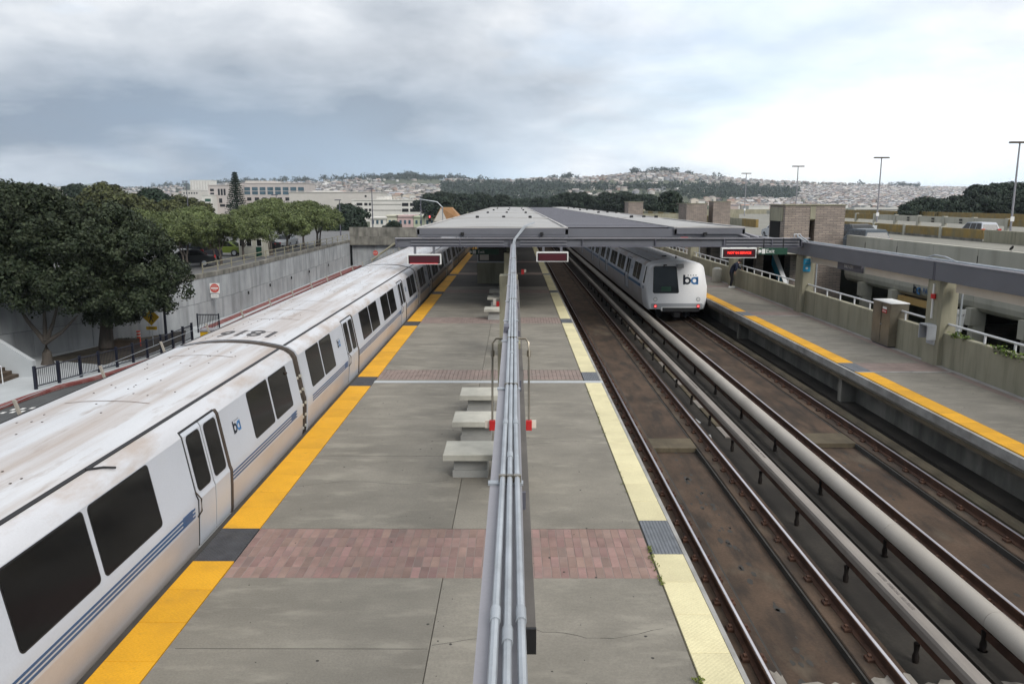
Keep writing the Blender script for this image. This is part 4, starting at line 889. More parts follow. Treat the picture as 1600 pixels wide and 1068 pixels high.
front(quadr(-.74, 1.16, -.74, 1.16, -.66, -.455, .02), .040).build('coupler_recess', 'black', a, local=True)
MB().box(-.04, .30, .06, .30, 1.58, 1.76, .01).build('route_box', 'car_grey', a, local=True)
MB().box(-.72, -.55, .12, .20, 1.68, 1.74).build('wiper_motor', 'black', a, local=True)
MB().tube([(-.62, .12, 1.70), (-.78, .14, 1.64)], .014, 6).build('wiper', 'black', a, local=True)
side_poly(-1, [(-.16, -.42), (.20, -.42), (.12, .40), (-.02, .46), (-.06, .40)], .98, 1.14, .012, .12).build('cab_side_window', 'glass_dark', a, local=True)
put_text('1247', .19, 'stripe_blue', frame_m((-1.603, .98, .50), (0, -1, 0), (0, 0, 1)), a, 'car_number', .004)
MB().box(-.9, -.6, .9, 1.2, -1.1, -.6).box(.6, .9, .9, 1.2, -1.1, -.6).box(-.15, .15, -.1, .9, -.95, -.72).build('underframe', 'black', a, local=True)
MB().box(-.22, .0, 3.2, 3.5, 1.92, 1.99).box(.25, .31, 2.0, 2.06, 1.91, 2.05).build('roof_aerial', 'black', a, local=True)
pb = build_car(21.1, -1, False, False)
for i in range(4):
    c = pb if i == 0 else copy_tree(pb); c.location = (XR, YN + 22.9 + i * 21.1, 0)
    lab(c, ['second car of the right train, behind the cab car under the canopy', 'third car of the right train, under the canopy', 'fourth car of the right train, deep under the canopy', 'farthest car of the right train under the canopy'][i], G2)
# =================================================================== trees
def rdir(n, rng):
    v = rng.normal(size=(n, 3)); return v / np.linalg.norm(v, axis=1, keepdims=True)
def crown_np(lobes, nsub, nleaf, rsub, leaf, seed, squash=0.8, inner=0.35):
    rng = np.random.default_rng(seed); VV = []
    for (cx, cy, cz, rx, ry, rz) in lobes:
        d = rdir(nsub, rng); d[:, 2] = np.where(d[:, 2] < -.35, -d[:, 2], d[:, 2]); rr = np.where(rng.random(nsub) < inner, rng.uniform(.35, .8, nsub), rng.uniform(.86, 1.04, nsub))
        cen = np.array([cx, cy, cz]) + d * np.array([rx, ry, rz]) * rr[:, None]
        rs = rsub * rng.uniform(.6, 1.25, nsub)
        k = nleaf; e = rdir(nsub * k, rng) + np.repeat(d, k, 0) * .7; e /= np.linalg.norm(e, axis=1, keepdims=True)
        P = np.repeat(cen, k, 0) + e * np.array([1, 1, squash]) * np.repeat(rs, k)[:, None] * rng.uniform(.55, 1.06, nsub * k)[:, None]
        nrm = e + rdir(nsub * k, rng) * .75; nrm /= np.linalg.norm(nrm, axis=1, keepdims=True)
        t = np.cross(nrm, rdir(nsub * k, rng)); t /= np.linalg.norm(t, axis=1, keepdims=True) + 1e-9; b = np.cross(nrm, t)
        s = leaf * rng.uniform(.6, 1.3, nsub * k)[:, None]
        VV.append(np.stack([P - t * s, P - b * s * .55, P + t * s, P + b * s * .55], 1).reshape(-1, 3))
    V = np.concatenate(VV); F = np.arange(len(V)).reshape(-1, 4); return V, F
def limbs(mb, base, top, r, ends, rng_seed=0):
    rnd = random.Random(rng_seed); base = Vector(base); top = Vector(top); m1 = base.lerp(top, .5) + Vector((rnd.uniform(-.15, .15), rnd.uniform(-.15, .15), 0)) * (top - base).length * .3
    mb.tube([base - Vector((0, 0, .05)), base + Vector((0, 0, .25)), m1, top], [r * 1.45, r * 1.05, r * .85, r * .7], 9)
    for e in ends:
        e = Vector(e); q = top.lerp(e, .5) + Vector((0, 0, -.1 * (e - top).length)); mb.tube([m1.lerp(top, .8), q, e], [r * .55, r * .36, r * .12], 7)
    return mb
def tree(name, label, cat, loc, crown_me, limb_me, group=None, rz=0.0, sc=1.0):
    t = thing(name, label, cat, loc, rz, group); t.scale = (sc, sc, sc)
    c = link('crown', crown_me, t, True); k = link('trunk', limb_me, t, True); return t
ZS = -4.0
# ---------------------------------------------------------------- left street below
STREET = struct(MB().box(-40, -10.6, -12, 112, -4.4, ZS).build('street', 'asphalt'), 'street running below the left train')
KL = [(-22.9, 20.0), (-22.5, 30.0), (-22.35, 33.2), (-22.2, 35.3), (-21.85, 37.4), (-21.1, 39.3), (-20.75, 41.5), (-20.45, 44.0), (-20.35, 50.0), (-20.6, 60.0), (-21.2, 111.0)]
WL = [(-33.5, 33.0), (-30.8, 38.5), (-27.6, 44.6), (-25.9, 47.8), (-23.9, 51.0), (-22.9, 56.0), (-22.35, 62.0), (-22.6, 109.0)]
pv = struct(MB().prism_z(KL + [(-22.2, 111)] + [(x + .1, y) for x, y in WL[::-1]] + [(-36, 20)], ZS - .1, ZS + .13).build('pavement', 'pavement'), 'pale pavement beside the street')
mb = MB()
for (x0, y0), (x1, y1) in zip(KL, KL[1:]):
    d = Vector((x1 - x0, y1 - y0, 0)).normalized(); nn = Vector((d.y, -d.x, 0)) * .05; i_ = Vector((-d.y, d.x, 0)) * .28
    a, b = Vector((x0, y0, ZS)), Vector((x1, y1, ZS)); U = Vector((0, 0, .15)); Z0 = Vector((0, 0, .02))
    mb.add([a + nn + Z0, b + nn + Z0, b + nn + U, a + nn + U, b + i_ + U, a + i_ + U], [(0, 1, 2, 3), (3, 2, 4, 5)])
struct(mb.build('kerb', 'red_kerb'), 'red painted kerb along the street')
struct(MB().box(-22.0, -21.35, 54.5, 108, ZS + .12, ZS + .155).build('red_verge', 'red_kerb'), 'reddish paved strip along the foot of the wall')
mb = MB()
for i in range(9):
    for k in range(2):
        x = -22.0 + i * .34 + k * .1; y = 32.6 + k * .55 + i * .12; mb.add([(x, y, ZS + .005), (x + .16, y + .03, ZS + .005), (x + .16, y + .30, ZS + .005), (x, y + .27, ZS + .005)], [(0, 1, 2, 3)])
struct(mb.build('crosswalk_marking', 'white'), 'dotted white crosswalk marking on the street')
mb = MB().prism_z([(-26.5, 43.6), (-22.4, 42.2), (-21.4, 44.6), (-21.3, 50.2), (-22.6, 53.6), (-25.2, 48.6)], ZS + .131, ZS + .19); struct(mb.build('planting_bed', 'earth'), 'dark soil bed below the large trees')
# retaining wall with parapet cap
t = thing('retaining_wall', 'long grey weathered concrete retaining wall below the car park', 'wall', (-22.5, 60, ZS))
def wall_seg(a, b, z0, z1, th, mat, name, lift=0.0):
    d = (Vector((*b, 0)) - Vector((*a, 0))).normalized(); nn = Vector((-d.y, d.x, 0)) * th; q = Vector((d.y, -d.x, 0)) * lift
    A = Vector((*a, 0)) + q; B = Vector((*b, 0)) + q; pr = [A, B, B + nn, A + nn]
    return MB().prism_z([(p.x, p.y) for p in pr], z0, z1).build(name, mat, t)
for a, b in zip(WL, WL[1:]):
    L_ = (Vector(b) - Vector(a)).length; n = max(1, round(L_ / 5.2))
    for i in range(n):
        p0 = Vector(a).lerp(Vector(b), i / n); p1 = Vector(a).lerp(Vector(b), (i + 1) / n); dd = (p1 - p0).normalized() * .012
        wall_seg(p0 + dd, p1 - dd, ZS - .1, -2.37, .5, 'concrete_wall', 'wall_panel'); wall_seg(p0 + dd, p1 - dd, -2.345, -.62, .5, 'concrete_wall', 'wall_panel')
    wall_seg(a, b, ZS - .1, -.64, .35, 'joint_dark', 'wall_core', -.06)
    wall_seg(a, b, -.615, -.28, .40, 'concrete_stained', 'wall_cap', .03)
for i, y in enumerate((66, 72, 79, 86, 95)): MB().box(-22.38, -22.28, y - .06, y + .06, -2.75, -2.5).build('weep_fitting', 'black', t)
# stair with pale side wall
t = thing('outdoor_stair', 'dark timber steps beside a white sloping wall at the left edge', 'stairs', (-26, 39, ZS))
MB().prism_y([(-24.45, ZS + .13), (-24.45, ZS + .95), (-24.6, ZS + 1.02), (-28.5, ZS + 3.6), (-28.5, ZS + .13)], 39.2, 39.5).build('side_wall', 'pavement', t)
for i in range(10): MB().box(-25.2 - i * .33 - .33, -25.2 - i * .33, 37.1, 39.18, ZS + .13, ZS + .13 + .17 * (i + 1)).build('step', 'wood_dark', t)
MB().tube([(-25.0, 37.6, ZS + .13), (-25.0, 37.6, ZS + 1.0), (-26.8, 37.6, ZS + 1.9)], .03, 6).build('hand_rail', 'white_rail', t, True)
# dark blue picket fence
FP = [(-22.73, 36.52), (-22.37, 37.85), (-22.02, 39.18), (-21.68, 40.33), (-21.38, 41.61), (-21.10, 42.85), (-20.88, 44.1), (-20.75, 45.6), (-20.70, 47.1), (-20.70, 48.6), (-20.75, 50.1)]
t = thing('picket_fence', 'dark blue metal picket fence along the kerb', 'fence', (FP[0][0], FP[0][1], ZS + .13))
zb = ZS + .13
for i, (x, y) in enumerate(FP):
    MB().box(x - .06, x + .06, y - .06, y + .06, zb, zb + 1.12, .01).build('post', 'paint_blue_dark', t)
    if i + 1 < len(FP):
        q = Vector(FP[i + 1]) - Vector((x, y)); p0 = Vector((x, y, 0)); p1 = Vector((*FP[i + 1], 0))
        for z in (.14, .98): MB().tube([p0 + Vector((0, 0, zb + z)), p1 + Vector((0, 0, zb + z))], .03, 4).build('fence_rail', 'paint_blue_dark', t)
        mb = MB()
        for k in range(1, 12):
            p = p0.lerp(p1, k / 12); mb.tube([p + Vector((0, 0, zb + .14)), p + Vector((0, 0, zb + .98))], .014, 4, False)
        o = mb.build('pickets', 'paint_blue_dark', t); o['kind'] = 'stuff'
t = thing('barrier', 'short dark metal railing panel standing near the wall', 'railing', (-20.8, 53.0, zb))
MB().box(-21.55, -21.47, 52.96, 53.04, zb, zb + 1.3).box(-20.1, -20.02, 52.96, 53.04, zb, zb + 1.3).build('post', 'paint_blue_dark', t); MB().box(-21.5, -20.1, 52.98, 53.02, zb + 1.2, zb + 1.26).box(-21.5, -20.1, 52.98, 53.02, zb + .15, zb + .2).build('rail', 'paint_blue_dark', t)
mb = MB(); [mb.box(-21.4 + k * .11, -21.375 + k * .11, 52.985, 53.015, zb + .2, zb + 1.2) for k in range(12)]; o = mb.build('pickets', 'paint_blue_dark', t); o['kind'] = 'stuff'
t = thing('kerb_box', 'low yellow and grey box at the end of the dark fence', 'box', (-19.8, 51, ZS)); MB().box(-20.35, -19.2, 50.4, 51.2, ZS + .13, ZS + .62).build('yellow_side', 'sign_yellow', t); MB().box(-20.4, -19.15, 50.35, 51.25, ZS + .623, ZS + .74).build('lid', 'steel_lilac', t)
t = thing('planter', 'weathered timber planter box beside the thick tree trunk', 'planter', (-23.6, 46.8, zb)); MB().box(-24.05, -22.75, 46.3, 47.2, zb, zb + .62).build('box_side', 'wood_dark', t)
leaves('low_plants', [(-23.4, 46.75, zb + .66, .3, .2, .03)], 120, .05, 'leaf_dark', 'low dark plants growing in the timber planter', 'plant')
t = thing('bollard', 'orange red bollard with white bands on the planting bed', 'bollard', (-23.0, 47.6, zb)); MB().tube([(-23.0, 47.6, zb), (-23.0, 47.6, zb + 1.0)], .11, 12).build('tube', 'orange_red', t, True)
for z in (.66, .84): MB().tube([(-23.0, 47.6, zb + z), (-23.0, 47.6, zb + z + .07)], .114, 12).build('white_band', 'white', t, True)
t = thing('pedestrian_sign', 'yellow diamond pedestrian crossing sign on a thin post', 'sign', (-22.15, 47.6, zb)); MB().tube([(-22.15, 47.64, zb), (-22.15, 47.64, -1.5)], .03, 6).build('post', 'galvanised', t)
d_ = .52; MB().prism_y([(-22.15, -2.02 - d_), (-22.15 + d_, -2.02), (-22.15, -2.02 + d_), (-22.15 - d_, -2.02)], 47.58, 47.60).build('plate', 'sign_yellow', t)
MB().prism_y([(-22.15, -2.02 - d_ * .93), (-22.15 + d_ * .93, -2.02), (-22.15, -2.02 + d_ * .93), (-22.15 - d_ * .93, -2.02), ], 47.577, 47.579).build('border', 'sign_yellow', t)
mb = MB().tube([(-22.14, 47.57, -1.76), (-22.14, 47.565, -1.76)], .055, 10); mb.prism_y([(-22.20, -1.84), (-22.08, -1.84), (-22.09, -2.08), (-22.19, -2.08)], 47.57, 47.575); mb.prism_y([(-22.19, -2.08), (-22.13, -2.08), (-22.21, -2.33), (-22.27, -2.33)], 47.57, 47.575); mb.prism_y([(-22.15, -2.08), (-22.09, -2.08), (-22.0, -2.32), (-22.06, -2.32)], 47.57, 47.575); mb.prism_y([(-22.21, -1.86), (-22.17, -1.86), (-22.28, -2.08), (-22.31, -2.06)], 47.57, 47.575); mb.prism_y([(-22.11, -1.86), (-22.07, -1.86), (-21.97, -2.04), (-22.0, -2.07)], 47.57, 47.575)
mb.build('walking_figure', 'black', t)
MB().box(-22.48, -21.83, 47.58, 47.60, -2.80, -2.60).build('lower_plate', 'sign_yellow', t); put_text('XING', .15, 'black', frame_m((0, -.025, -2.70 - zb), (1, 0, 0), (0, 0, 1)), t)
t = thing('lamp_post', 'dark slim lamp post rising in front of the retaining wall', 'lamp post', (-22.2, 49.6, zb)); MB().tube([(-22.2, 49.6, zb), (-22.2, 49.6, zb + .4), (-22.2, 49.6, 1.4)], [.13, .09, .07], 10).build('pole', 'paint_blue_dark', t, True); MB().box(-22.35, -22.05, 49.45, 49.75, 1.4, 1.62, .05).build('lamp_head', 'paint_blue_dark', t)
t = thing('no_entry_sign', 'red and white do not enter sign fixed to the retaining wall', 'sign', (-22.15, 58.4, -3)); MB().box(-22.47, -21.75, 58.0, 58.03, -1.75, -1.03).build('plate', 'white', t)
MB().tube([(-22.11, 57.995, -1.39), (-22.11, 57.985, -1.39)], .33, 24).build('red_disc', 'red_sign', t); MB().box(-22.37, -21.85, 57.975, 57.983, -1.44, -1.34).build('white_bar', 'white', t)
put_text('DO NOT', .10, 'white', frame_m((.04, -.43, 1.76), (1, 0, 0), (0, 0, 1)), t); put_text('ENTER', .10, 'white', frame_m((.04, -.43, 1.47), (1, 0, 0), (0, 0, 1)), t)
MB().box(-22.42, -21.86, 58.0, 58.03, -2.10, -1.84).build('lower_plate', 'white', t); MB().tube([(-22.13, 58.06, -4), (-22.13, 58.06, -1)], .03, 6).build('post', 'galvanised', t)
put_text('BUSES ONLY', .075, 'ink_dark', frame_m((.01, -.405, 1.03), (1, 0, 0), (0, 0, 1)), t)
# guard posts with cables along the outer edge of the left trackway
struct(MB().box(-10.0, -8.2, YA, 108, -1.62, -.30).build('guideway_walk', 'concrete_stained'), 'walkway edge of the elevated trackway')
t = thing('cable_guard', 'row of pale guard posts with steel cables beyond the left train', 'railing', (-9.6, 20, -.3))
y = 2.0
while y < 70: MB().prism_x([(y - .03, -.3), (y + .03, -.3), (y + .03, 1.0), (y - .03, 1.0)], -9.56, -9.51).xf(lambda x, yy, z: (x - (z + .3) * .30, yy, z + (0.05 if z > 0 else 0))).build('post', 'post_tan', t); y += 3.30
for z in (1.0, .6, .2): MB().tube([(-9.55 - (z + .3) * .30, 2, z), (-9.55 - (z + .3) * .30, 70, z)], .006, 4, False).build('cable', 'galvanised', t)
# big dark evergreen trees
def big_tree(label, base, lobes, seed, trunk_r, fork, ends, bark, nsub=62, nleaf=95):
    b = Vector(base); lo = [(x - b.x, y - b.y, z - b.z, rx, ry, rz) for x, y, z, rx, ry, rz in lobes]
    V, F = crown_np(lo, min(nsub, 62), int(nleaf * 1.8), .66, .10, seed)
    cm = np_mesh('crown', V, F, 'leaf_dark'); mb = limbs(MB(), (0, 0, 0), Vector(fork) - b, trunk_r, [Vector(e) - b for e in ends], seed)
    return tree('evergreen_tree', label, 'tree', base, cm, mb.mesh('trunk', bark, True), 'large dark trees before the retaining wall')
big_tree('large dark evergreen tree with thick trunk above the pedestrian sign', (-24.3, 46.2, zb), [(-22.7, 46.0, 1.5, 2.5, 2.5, 2.6), (-21.6, 46.6, 0.2, 1.9, 2.0, 1.9), (-23.9, 46.4, 2.4, 2.4, 2.3, 2.3), (-21.9, 45.5, -.9, 1.5, 1.5, 1.1), (-24.3, 45.2, -.3, 2.0, 1.6, 1.8), (-23.6, 46.0, -1.5, 1.2, 1.2, .9)], 11, .42, (-24.1, 46.2, -1.4), [(-22.4, 46.2, .4), (-24.6, 45.6, 1.0), (-23.4, 46.8, 1.5)], 'bark')
big_tree('large dark evergreen tree with several pale slender stems at left', (-25.6, 42.4, zb), [(-25.9, 42.6, 2.6, 2.9, 2.6, 2.5), (-24.4, 42.6, 1.3, 2.5, 2.3, 2.2), (-28.0, 42.2, 2.2, 2.6, 2.3, 2.5), (-26.6, 41.6, .2, 2.6, 1.8, 1.7), (-24.0, 42.0, -.3, 1.7, 1.6, 1.4), (-28.9, 41.6, .3, 2.2, 1.6, 1.5), (-26.8, 42.8, 4.3, 2.2, 2.2, 1.3)], 12, .26, (-25.6, 42.4, -2.55), [(-27.2, 42.2, .3), (-25.3, 42.2, .6), (-24.6, 42.4, -.2), (-23.8, 42.6, -1.2)], 'bark_pale', 74, 95)
big_tree('dark evergreen tree standing on the car park behind the left pair', (-29.6, 47.0, -.5), [(-29.8, 47.2, 4.0, 2.6, 2.4, 1.9), (-32.0, 47.0, 3.6, 2.3, 2.2, 1.8), (-28.0, 47.5, 3.2, 2.0, 2.0, 1.6), (-30.5, 46.6, 2.3, 2.3, 1.7, 1.2), (-33.6, 46.0, 2.2, 1.7, 1.6, 1.5)], 13, .24, (-29.7, 47.0, 1.4), [(-31.4, 47, 2.6), (-28.4, 47.2, 2.5), (-30, 46.6, 3.2)], 'bark', 70, 90)
# ---------------------------------------------------------------- car park above the wall
LOT = -.5
lot = struct(MB().prism_z([(-33.9, 33.0)] + [(x - .30, y) for x, y in WL[1:]] + [(-22.9, 150), (-140, 150), (-140, 20), (-40, 20)], -4.6, LOT).build('car_park', 'asphalt_lot'), 'car park on the terrace above the retaining wall')
mb = MB()
for k in range(14): mb.box(-34.5, -30.2, 52 + k * 4.2, 52.12 + k * 4.2, LOT + .004, LOT + .006)
mb.build('bay_lines', 'white', lot)
olive = []
for i in range(3):
    lo = [(0, 0, 3.2, 1.7, 1.8, 1.25), (1.1, .6, 3.5, 1.4, 1.4, 1.0), (-1.1, -.5, 3.4, 1.4, 1.5, 1.0), (.3, -1.0, 2.6, 1.3, 1.3, .9), (-.4, .9, 4.1, 1.2, 1.2, .8)]
    lo = [(x + random.uniform(-.4, .4), y + random.uniform(-.4, .4), z + random.uniform(-.25, .25), rx, ry, rz) for x, y, z, rx, ry, rz in lo]
    V, F = crown_np(lo, 46, 110, .55, .085, 30 + i, .85, .45); V[:, :2] *= 1.18; cm = np_mesh('crown', V, F, 'leaf_olive')
    mb = limbs(MB(), (-.25, 0, 0), (-.1, .1, 1.5), .15, [(1.0, .4, 3.1), (-1.0, -.3, 3.0), (.2, -.8, 2.5), (0, .6, 3.6)], i); mb = limbs(mb, (.3, .2, 0), (.55, .25, 1.6), .11, [(1.3, .6, 3.0), (.4, -.6, 3.0)], i + 5)
    olive.append((cm, mb.mesh('trunk', 'bark', True)))
OT = [(-26.0, 62.5, .78), (-25.6, 68.5, .80), (-25.4, 74.5, .82), (-24.8, 80.5, .84), (-24.6, 86.5, .95), (-24.3, 92.0, 1.02), (-24.0, 97.5, 1.06), (-29.5, 66.0, .84), (-29.5, 90.0, 1.02), (-29.0, 99.0, 1.12), (-28.5, 57.0, .82), (-34.0, 70.0, .92), (-33.5, 82.0, .95)]
OL = ['grey green car park tree nearest the do not enter sign', 'grey green tree at the wall edge, second from the left', 'grey green tree beside the attendant booth', 'grey green tree right of the attendant booth', 'grey green tree at the wall edge near the white car', 'grey green tree at the wall edge with forked leaning stems', 'rightmost grey green tree of the row at the wall end', 'grey green tree behind the row near the dark cars', 'tall grey green tree behind the right end of the row', 'tallest grey green tree at the right end of the car park', 'grey green tree touching the big dark trees', 'grey green tree in the middle of the car park', 'grey green tree far in the car park behind the booth']
for i, (x, y, s) in enumerate(OT):
    tree('car_park_tree', OL[i], 'tree', (x, y, LOT), *olive[i % 3], 'grey green trees on the car park', random.uniform(0, 6), s)
# cars
def vehicle(label, loc, rz, col, kind='sedan', grp=None):
    nm = 'paint_%02d' % len([k for k in MATS if k.startswith('paint_')]); M(nm, col, .35, .03, 1, spec=.3, coat=.1, fine=0)
    c = thing('parked_car', label, 'car', loc, rz, grp); b = lambda mb, n_, m_, p_=c, sm=True: mb.build(n_, m_, p_, sm, True)
    h = {'sedan': 1.45, 'suv': 1.75}[kind]; L_ = 4.6; w = .9
    if kind == 'sedan': body = [(-2.3, .35), (-2.3, .75), (-2.15, .88), (-1.55, .95), (1.0, .95), (2.0, .82), (2.28, .66), (2.3, .35)]; cab = [(-1.75, .93), (-1.05, 1.40), (-.5, h), (.25, h - .02), (1.15, .93)]
    else: body = [(-2.3, .40), (-2.33, .95), (-2.2, 1.05), (1.1, 1.05), (2.1, .95), (2.3, .75), (2.3, .40)]; cab = [(-2.22, 1.03), (-2.0, 1.62), (-1.8, h), (.15, h), (.45, h - .06), (1.2, 1.03)]
    mb = MB().prism_y(body, -w, w); mb.xf(lambda x, y, z: (x, y * (1 - .05 * max(0, abs(x) - 1.6)) * (1 - .06 * max(0, z - .7)), z)); b(mb, 'body', nm)
    mb = MB().prism_y(cab, -w * .92, w * .92); mb.xf(lambda x, y, z: (x, y * (1 - .30 * (z - 1.0)), z)); cb = b(mb, 'cabin', nm)
    cx0, cx1 = cab[0][0], cab[-1][0]; zt = h - .09; z0 = cab[0][1] + .05
    yy = lambda z: w * .92 * (1 - .30 * (z - 1.0))
    def sidewin(xa, xb, xc, xd):
        for s in (-1, 1): b(MB().add([(xa, s * (yy(z0) + .006), z0), (xb, s * (yy(z0) + .006), z0), (xc, s * (yy(zt) + .006), zt), (xd, s * (yy(zt) + .006), zt)], [(0, 1, 2, 3)]), 'side_window', 'glass_dark', cb, False)
    if kind == 'sedan': sidewin(-1.45, -.35, -.35, -.85); sidewin(-.27, .95, .18, -.27)
    else: sidewin(-2.05, -1.2, -1.2, -1.85); sidewin(-1.12, -.28, -.28, -1.12); sidewin(-.2, 1.0, .42, -.2)
    def glass(p, q, k, n_):                                       # windscreen or rear window across the cabin slope p -> q
        (xa, za), (xb, zb_) = p, q; d = Vector((xb - xa, zb_ - za)); nrm = Vector((-d.y, d.x)).normalized() * .008 * k
        P_ = [(xa + d.x * .1 + nrm.x, -yy(za) * .9, za + d.y * .1 + nrm.y), (xa + d.x * .1 + nrm.x, yy(za) * .9, za + d.y * .1 + nrm.y), (xa + d.x * .9 + nrm.x, yy(zb_) * .9, za + d.y * .9 + nrm.y), (xa + d.x * .9 + nrm.x, -yy(zb_) * .9, za + d.y * .9 + nrm.y)]
        b(MB().add(P_, [(0, 1, 2, 3)]), n_, 'glass_cab', cb, False)
    glass(cab[-1], cab[-2], -1, 'windscreen'); glass(cab[0], cab[1], 1, 'rear_window')
    for x in (-1.42, 1.40):
        for s in (-1, 1):
            wh = b(MB().tube([(x, s * (w - .2), .33), (x, s * (w + .015), .33)], .33, 16), 'wheel', 'rubber'); b(MB().tube([(x, s * (w - .1), .33), (x, s * (w + .022), .33)], .20, 12), 'rim', 'galvanised', wh)
    for s in (-1, 1):
        b(MB().box(-2.345, -2.25, s * .72 - .14, s * .72 + .14, .72 if kind == 'sedan' else .85, .88 if kind == 'sedan' else 1.2), 'tail_light', 'red', c, False); b(MB().box(2.12, 2.305, s * .66 - .16, s * .66 + .16, .62, .76), 'headlight', 'white', c, False)
    return c
N_, S_ = R(90), R(-90)
G = 'cars on the car park'
vehicle('dark sports utility car with red tail lights seen from behind', (-28.4, 72.5, LOT), N_, (.02, .02, .035), 'suv', G)
vehicle('black sedan parked in front of the dark utility car', (-27.6, 66.5, LOT), R(200), (.012, .014, .016), 'sedan', G)
vehicle('white car with windscreen facing us behind the tree stems', (-27.3, 95.0, LOT), S_, (.62, .64, .66), 'sedan', G)
vehicle('dark car behind the leftmost trunk at the picture edge', (-31.0, 46.6, LOT), R(12), (.012, .012, .02), 'sedan', G)
vehicle('silver sedan parked left of the attendant booth', (-31.5, 76.5, LOT), R(185), (.32, .33, .35), 'sedan', G)
vehicle('dark sedan between the booth and the white car', (-28.6, 88.5, LOT), R(175), (.02, .02, .022), 'sedan', G)
vehicle('white van-like car far back in the car park', (-35.5, 92.5, LOT), N_, (.60, .60, .60), 'suv', G)
vehicle('yellow green car half hidden behind tree stems', (-29.4, 80.0, LOT), R(180), (.12, .16, .03), 'sedan', G)
t = thing('attendant_booth', 'grey attendant booth with white framed windows and red sign', 'booth', (-26.0, 79.5, LOT))
MB().box(-27.3, -24.8, 78.6, 80.4, LOT, LOT + 2.2).build('wall', 'concrete_garage', t); MB().box(-27.5, -24.6, 78.4, 80.6, LOT + 2.2, LOT + 2.38).build('roof', 'steel_dark', t); MB().box(-26.6, -25.2, 78.36, 78.40, LOT + 2.15, LOT + 2.62).build('red_sign', 'red', t)
for x in (-26.95, -26.25, -25.25): w_ = MB().box(x - .28, x + .28, 78.57, 78.598, LOT + 1.0, LOT + 1.75).build('window_frame', 'white', t); MB().box(x - .23, x + .23, 78.555, 78.568, LOT + 1.05, LOT + 1.70).build('pane', 'glass_dark', w_)
MB().box(-25.6, -25.05, 78.575, 78.597, LOT, LOT + .95).build('door', 'sign_green', t)
t = thing('lot_railing', 'low grey railing at the wall edge near the dark cars', 'railing', (-24.7, 62, LOT))
for y in np.arange(58, 110, 3.0): MB().box(-22.95, -22.88, y, y + .07, -.3, .45).build('post', 'concrete_side', t)
MB().box(-22.94, -22.90, 58, 109, .36, .42).box(-22.94, -22.90, 58, 109, 0, .05).build('rail', 'concrete_side', t)
# ---------------------------------------------------------------- road bridge closing the view on the left
t = thing('road_bridge', 'stained concrete road bridge crossing behind the left train', 'bridge', (-16, 109, ZS))
MB().box(-22.55, 16, 109, 109.5, -1.0, .15).build('edge_beam', 'concrete_stained', t); MB().box(-22.6, 16, 109.05, 109.35, .152, 1.40).build('parapet', 'concrete_stained', t); MB().box(-22.4, 16, 109.5, 121, -.7, .1).build('deck', 'asphalt', t)
for i in range(9): MB().box(-22.4 + i * 1.55 + .01, -22.4 + (i + 1) * 1.55 - .01, 109.6, 110.1, ZS - .1, -1.0).build('abutment_panel', 'concrete_wall', t)
t = thing('stop_sign', 'small red round stop sign below the bridge', 'sign', (-19.0, 108.4, ZS)); MB().prism_y([(-19.0 + .36 * math.cos(R(22.5 + 45 * i)), -2.05 + .36 * math.sin(R(22.5 + 45 * i))) for i in range(8)], 108.38, 108.41).build('plate', 'red_sign', t); MB().tube([(-19, 108.45, ZS), (-19, 108.45, -1.8)], .03, 6).build('post', 'galvanised', t); put_text('STOP', .22, 'white', frame_m((0, -.03, 1.95), (1, 0, 0), (0, 0, 1)), t)
tag(MB().tube([(-19.4, 107.5, -3.0), (-16.2, 107.5, -.7)], .14, 8).build('inclined_pipe', 'concrete_side', None, True), 'inclined grey brown pipe rail below the bridge', 'pipe')
for i, (x, y, z1, lab_) in enumerate(((-20.6, 116, 6.6, 'tall street lamp behind the left end of the road bridge'), (-38, 128, 5.8, 'street lamp with flat head above the car park trees'), (-27.5, 126, 5.0, 'street lamp behind the bridge parapet'), (-14.5, 124, 5.5, 'street lamp on the road bridge near the canopy'), (-62, 152, 8.5, 'tall lamp post in front of the tall conifer'))):
    t = thing('street_lamp', lab_, 'street lamp', (x, y, -.5), group='street lamps near the bridge'); MB().tube([(x, y, -.5), (x, y, z1)], [.10, .06], 6).build('pole', 'steel_dark', t); MB().box(x - .75, x + .25, y - .15, y + .15, z1, z1 + .16).build('lamp_head', 'steel_dark', t)
t = thing('traffic_signal', 'traffic signal with red light on a curved arm by the bridge', 'traffic light', (-10.6, 118, .1)); MB().tube([(-10.6, 118, .1), (-10.6, 118, 4.0), (-11.4, 118, 4.8), (-14.0, 118, 5.2)], .09, 6).build('mast', 'galvanised', t, True); MB().box(-12.7, -12.3, 117.8, 118.2, 1.9, 3.0).build('signal_head', 'black', t); MB().box(-12.6, -12.4, 117.76, 117.80, 2.5, 2.8).build('red_lens', 'tail_lit', t)
M('tactile_yellow_p', (.25, .17, .050), .85, .2, 1.2, dirt=((.17, .15, .09), .42, .70, 1.2, (1, 1, .4), .8))
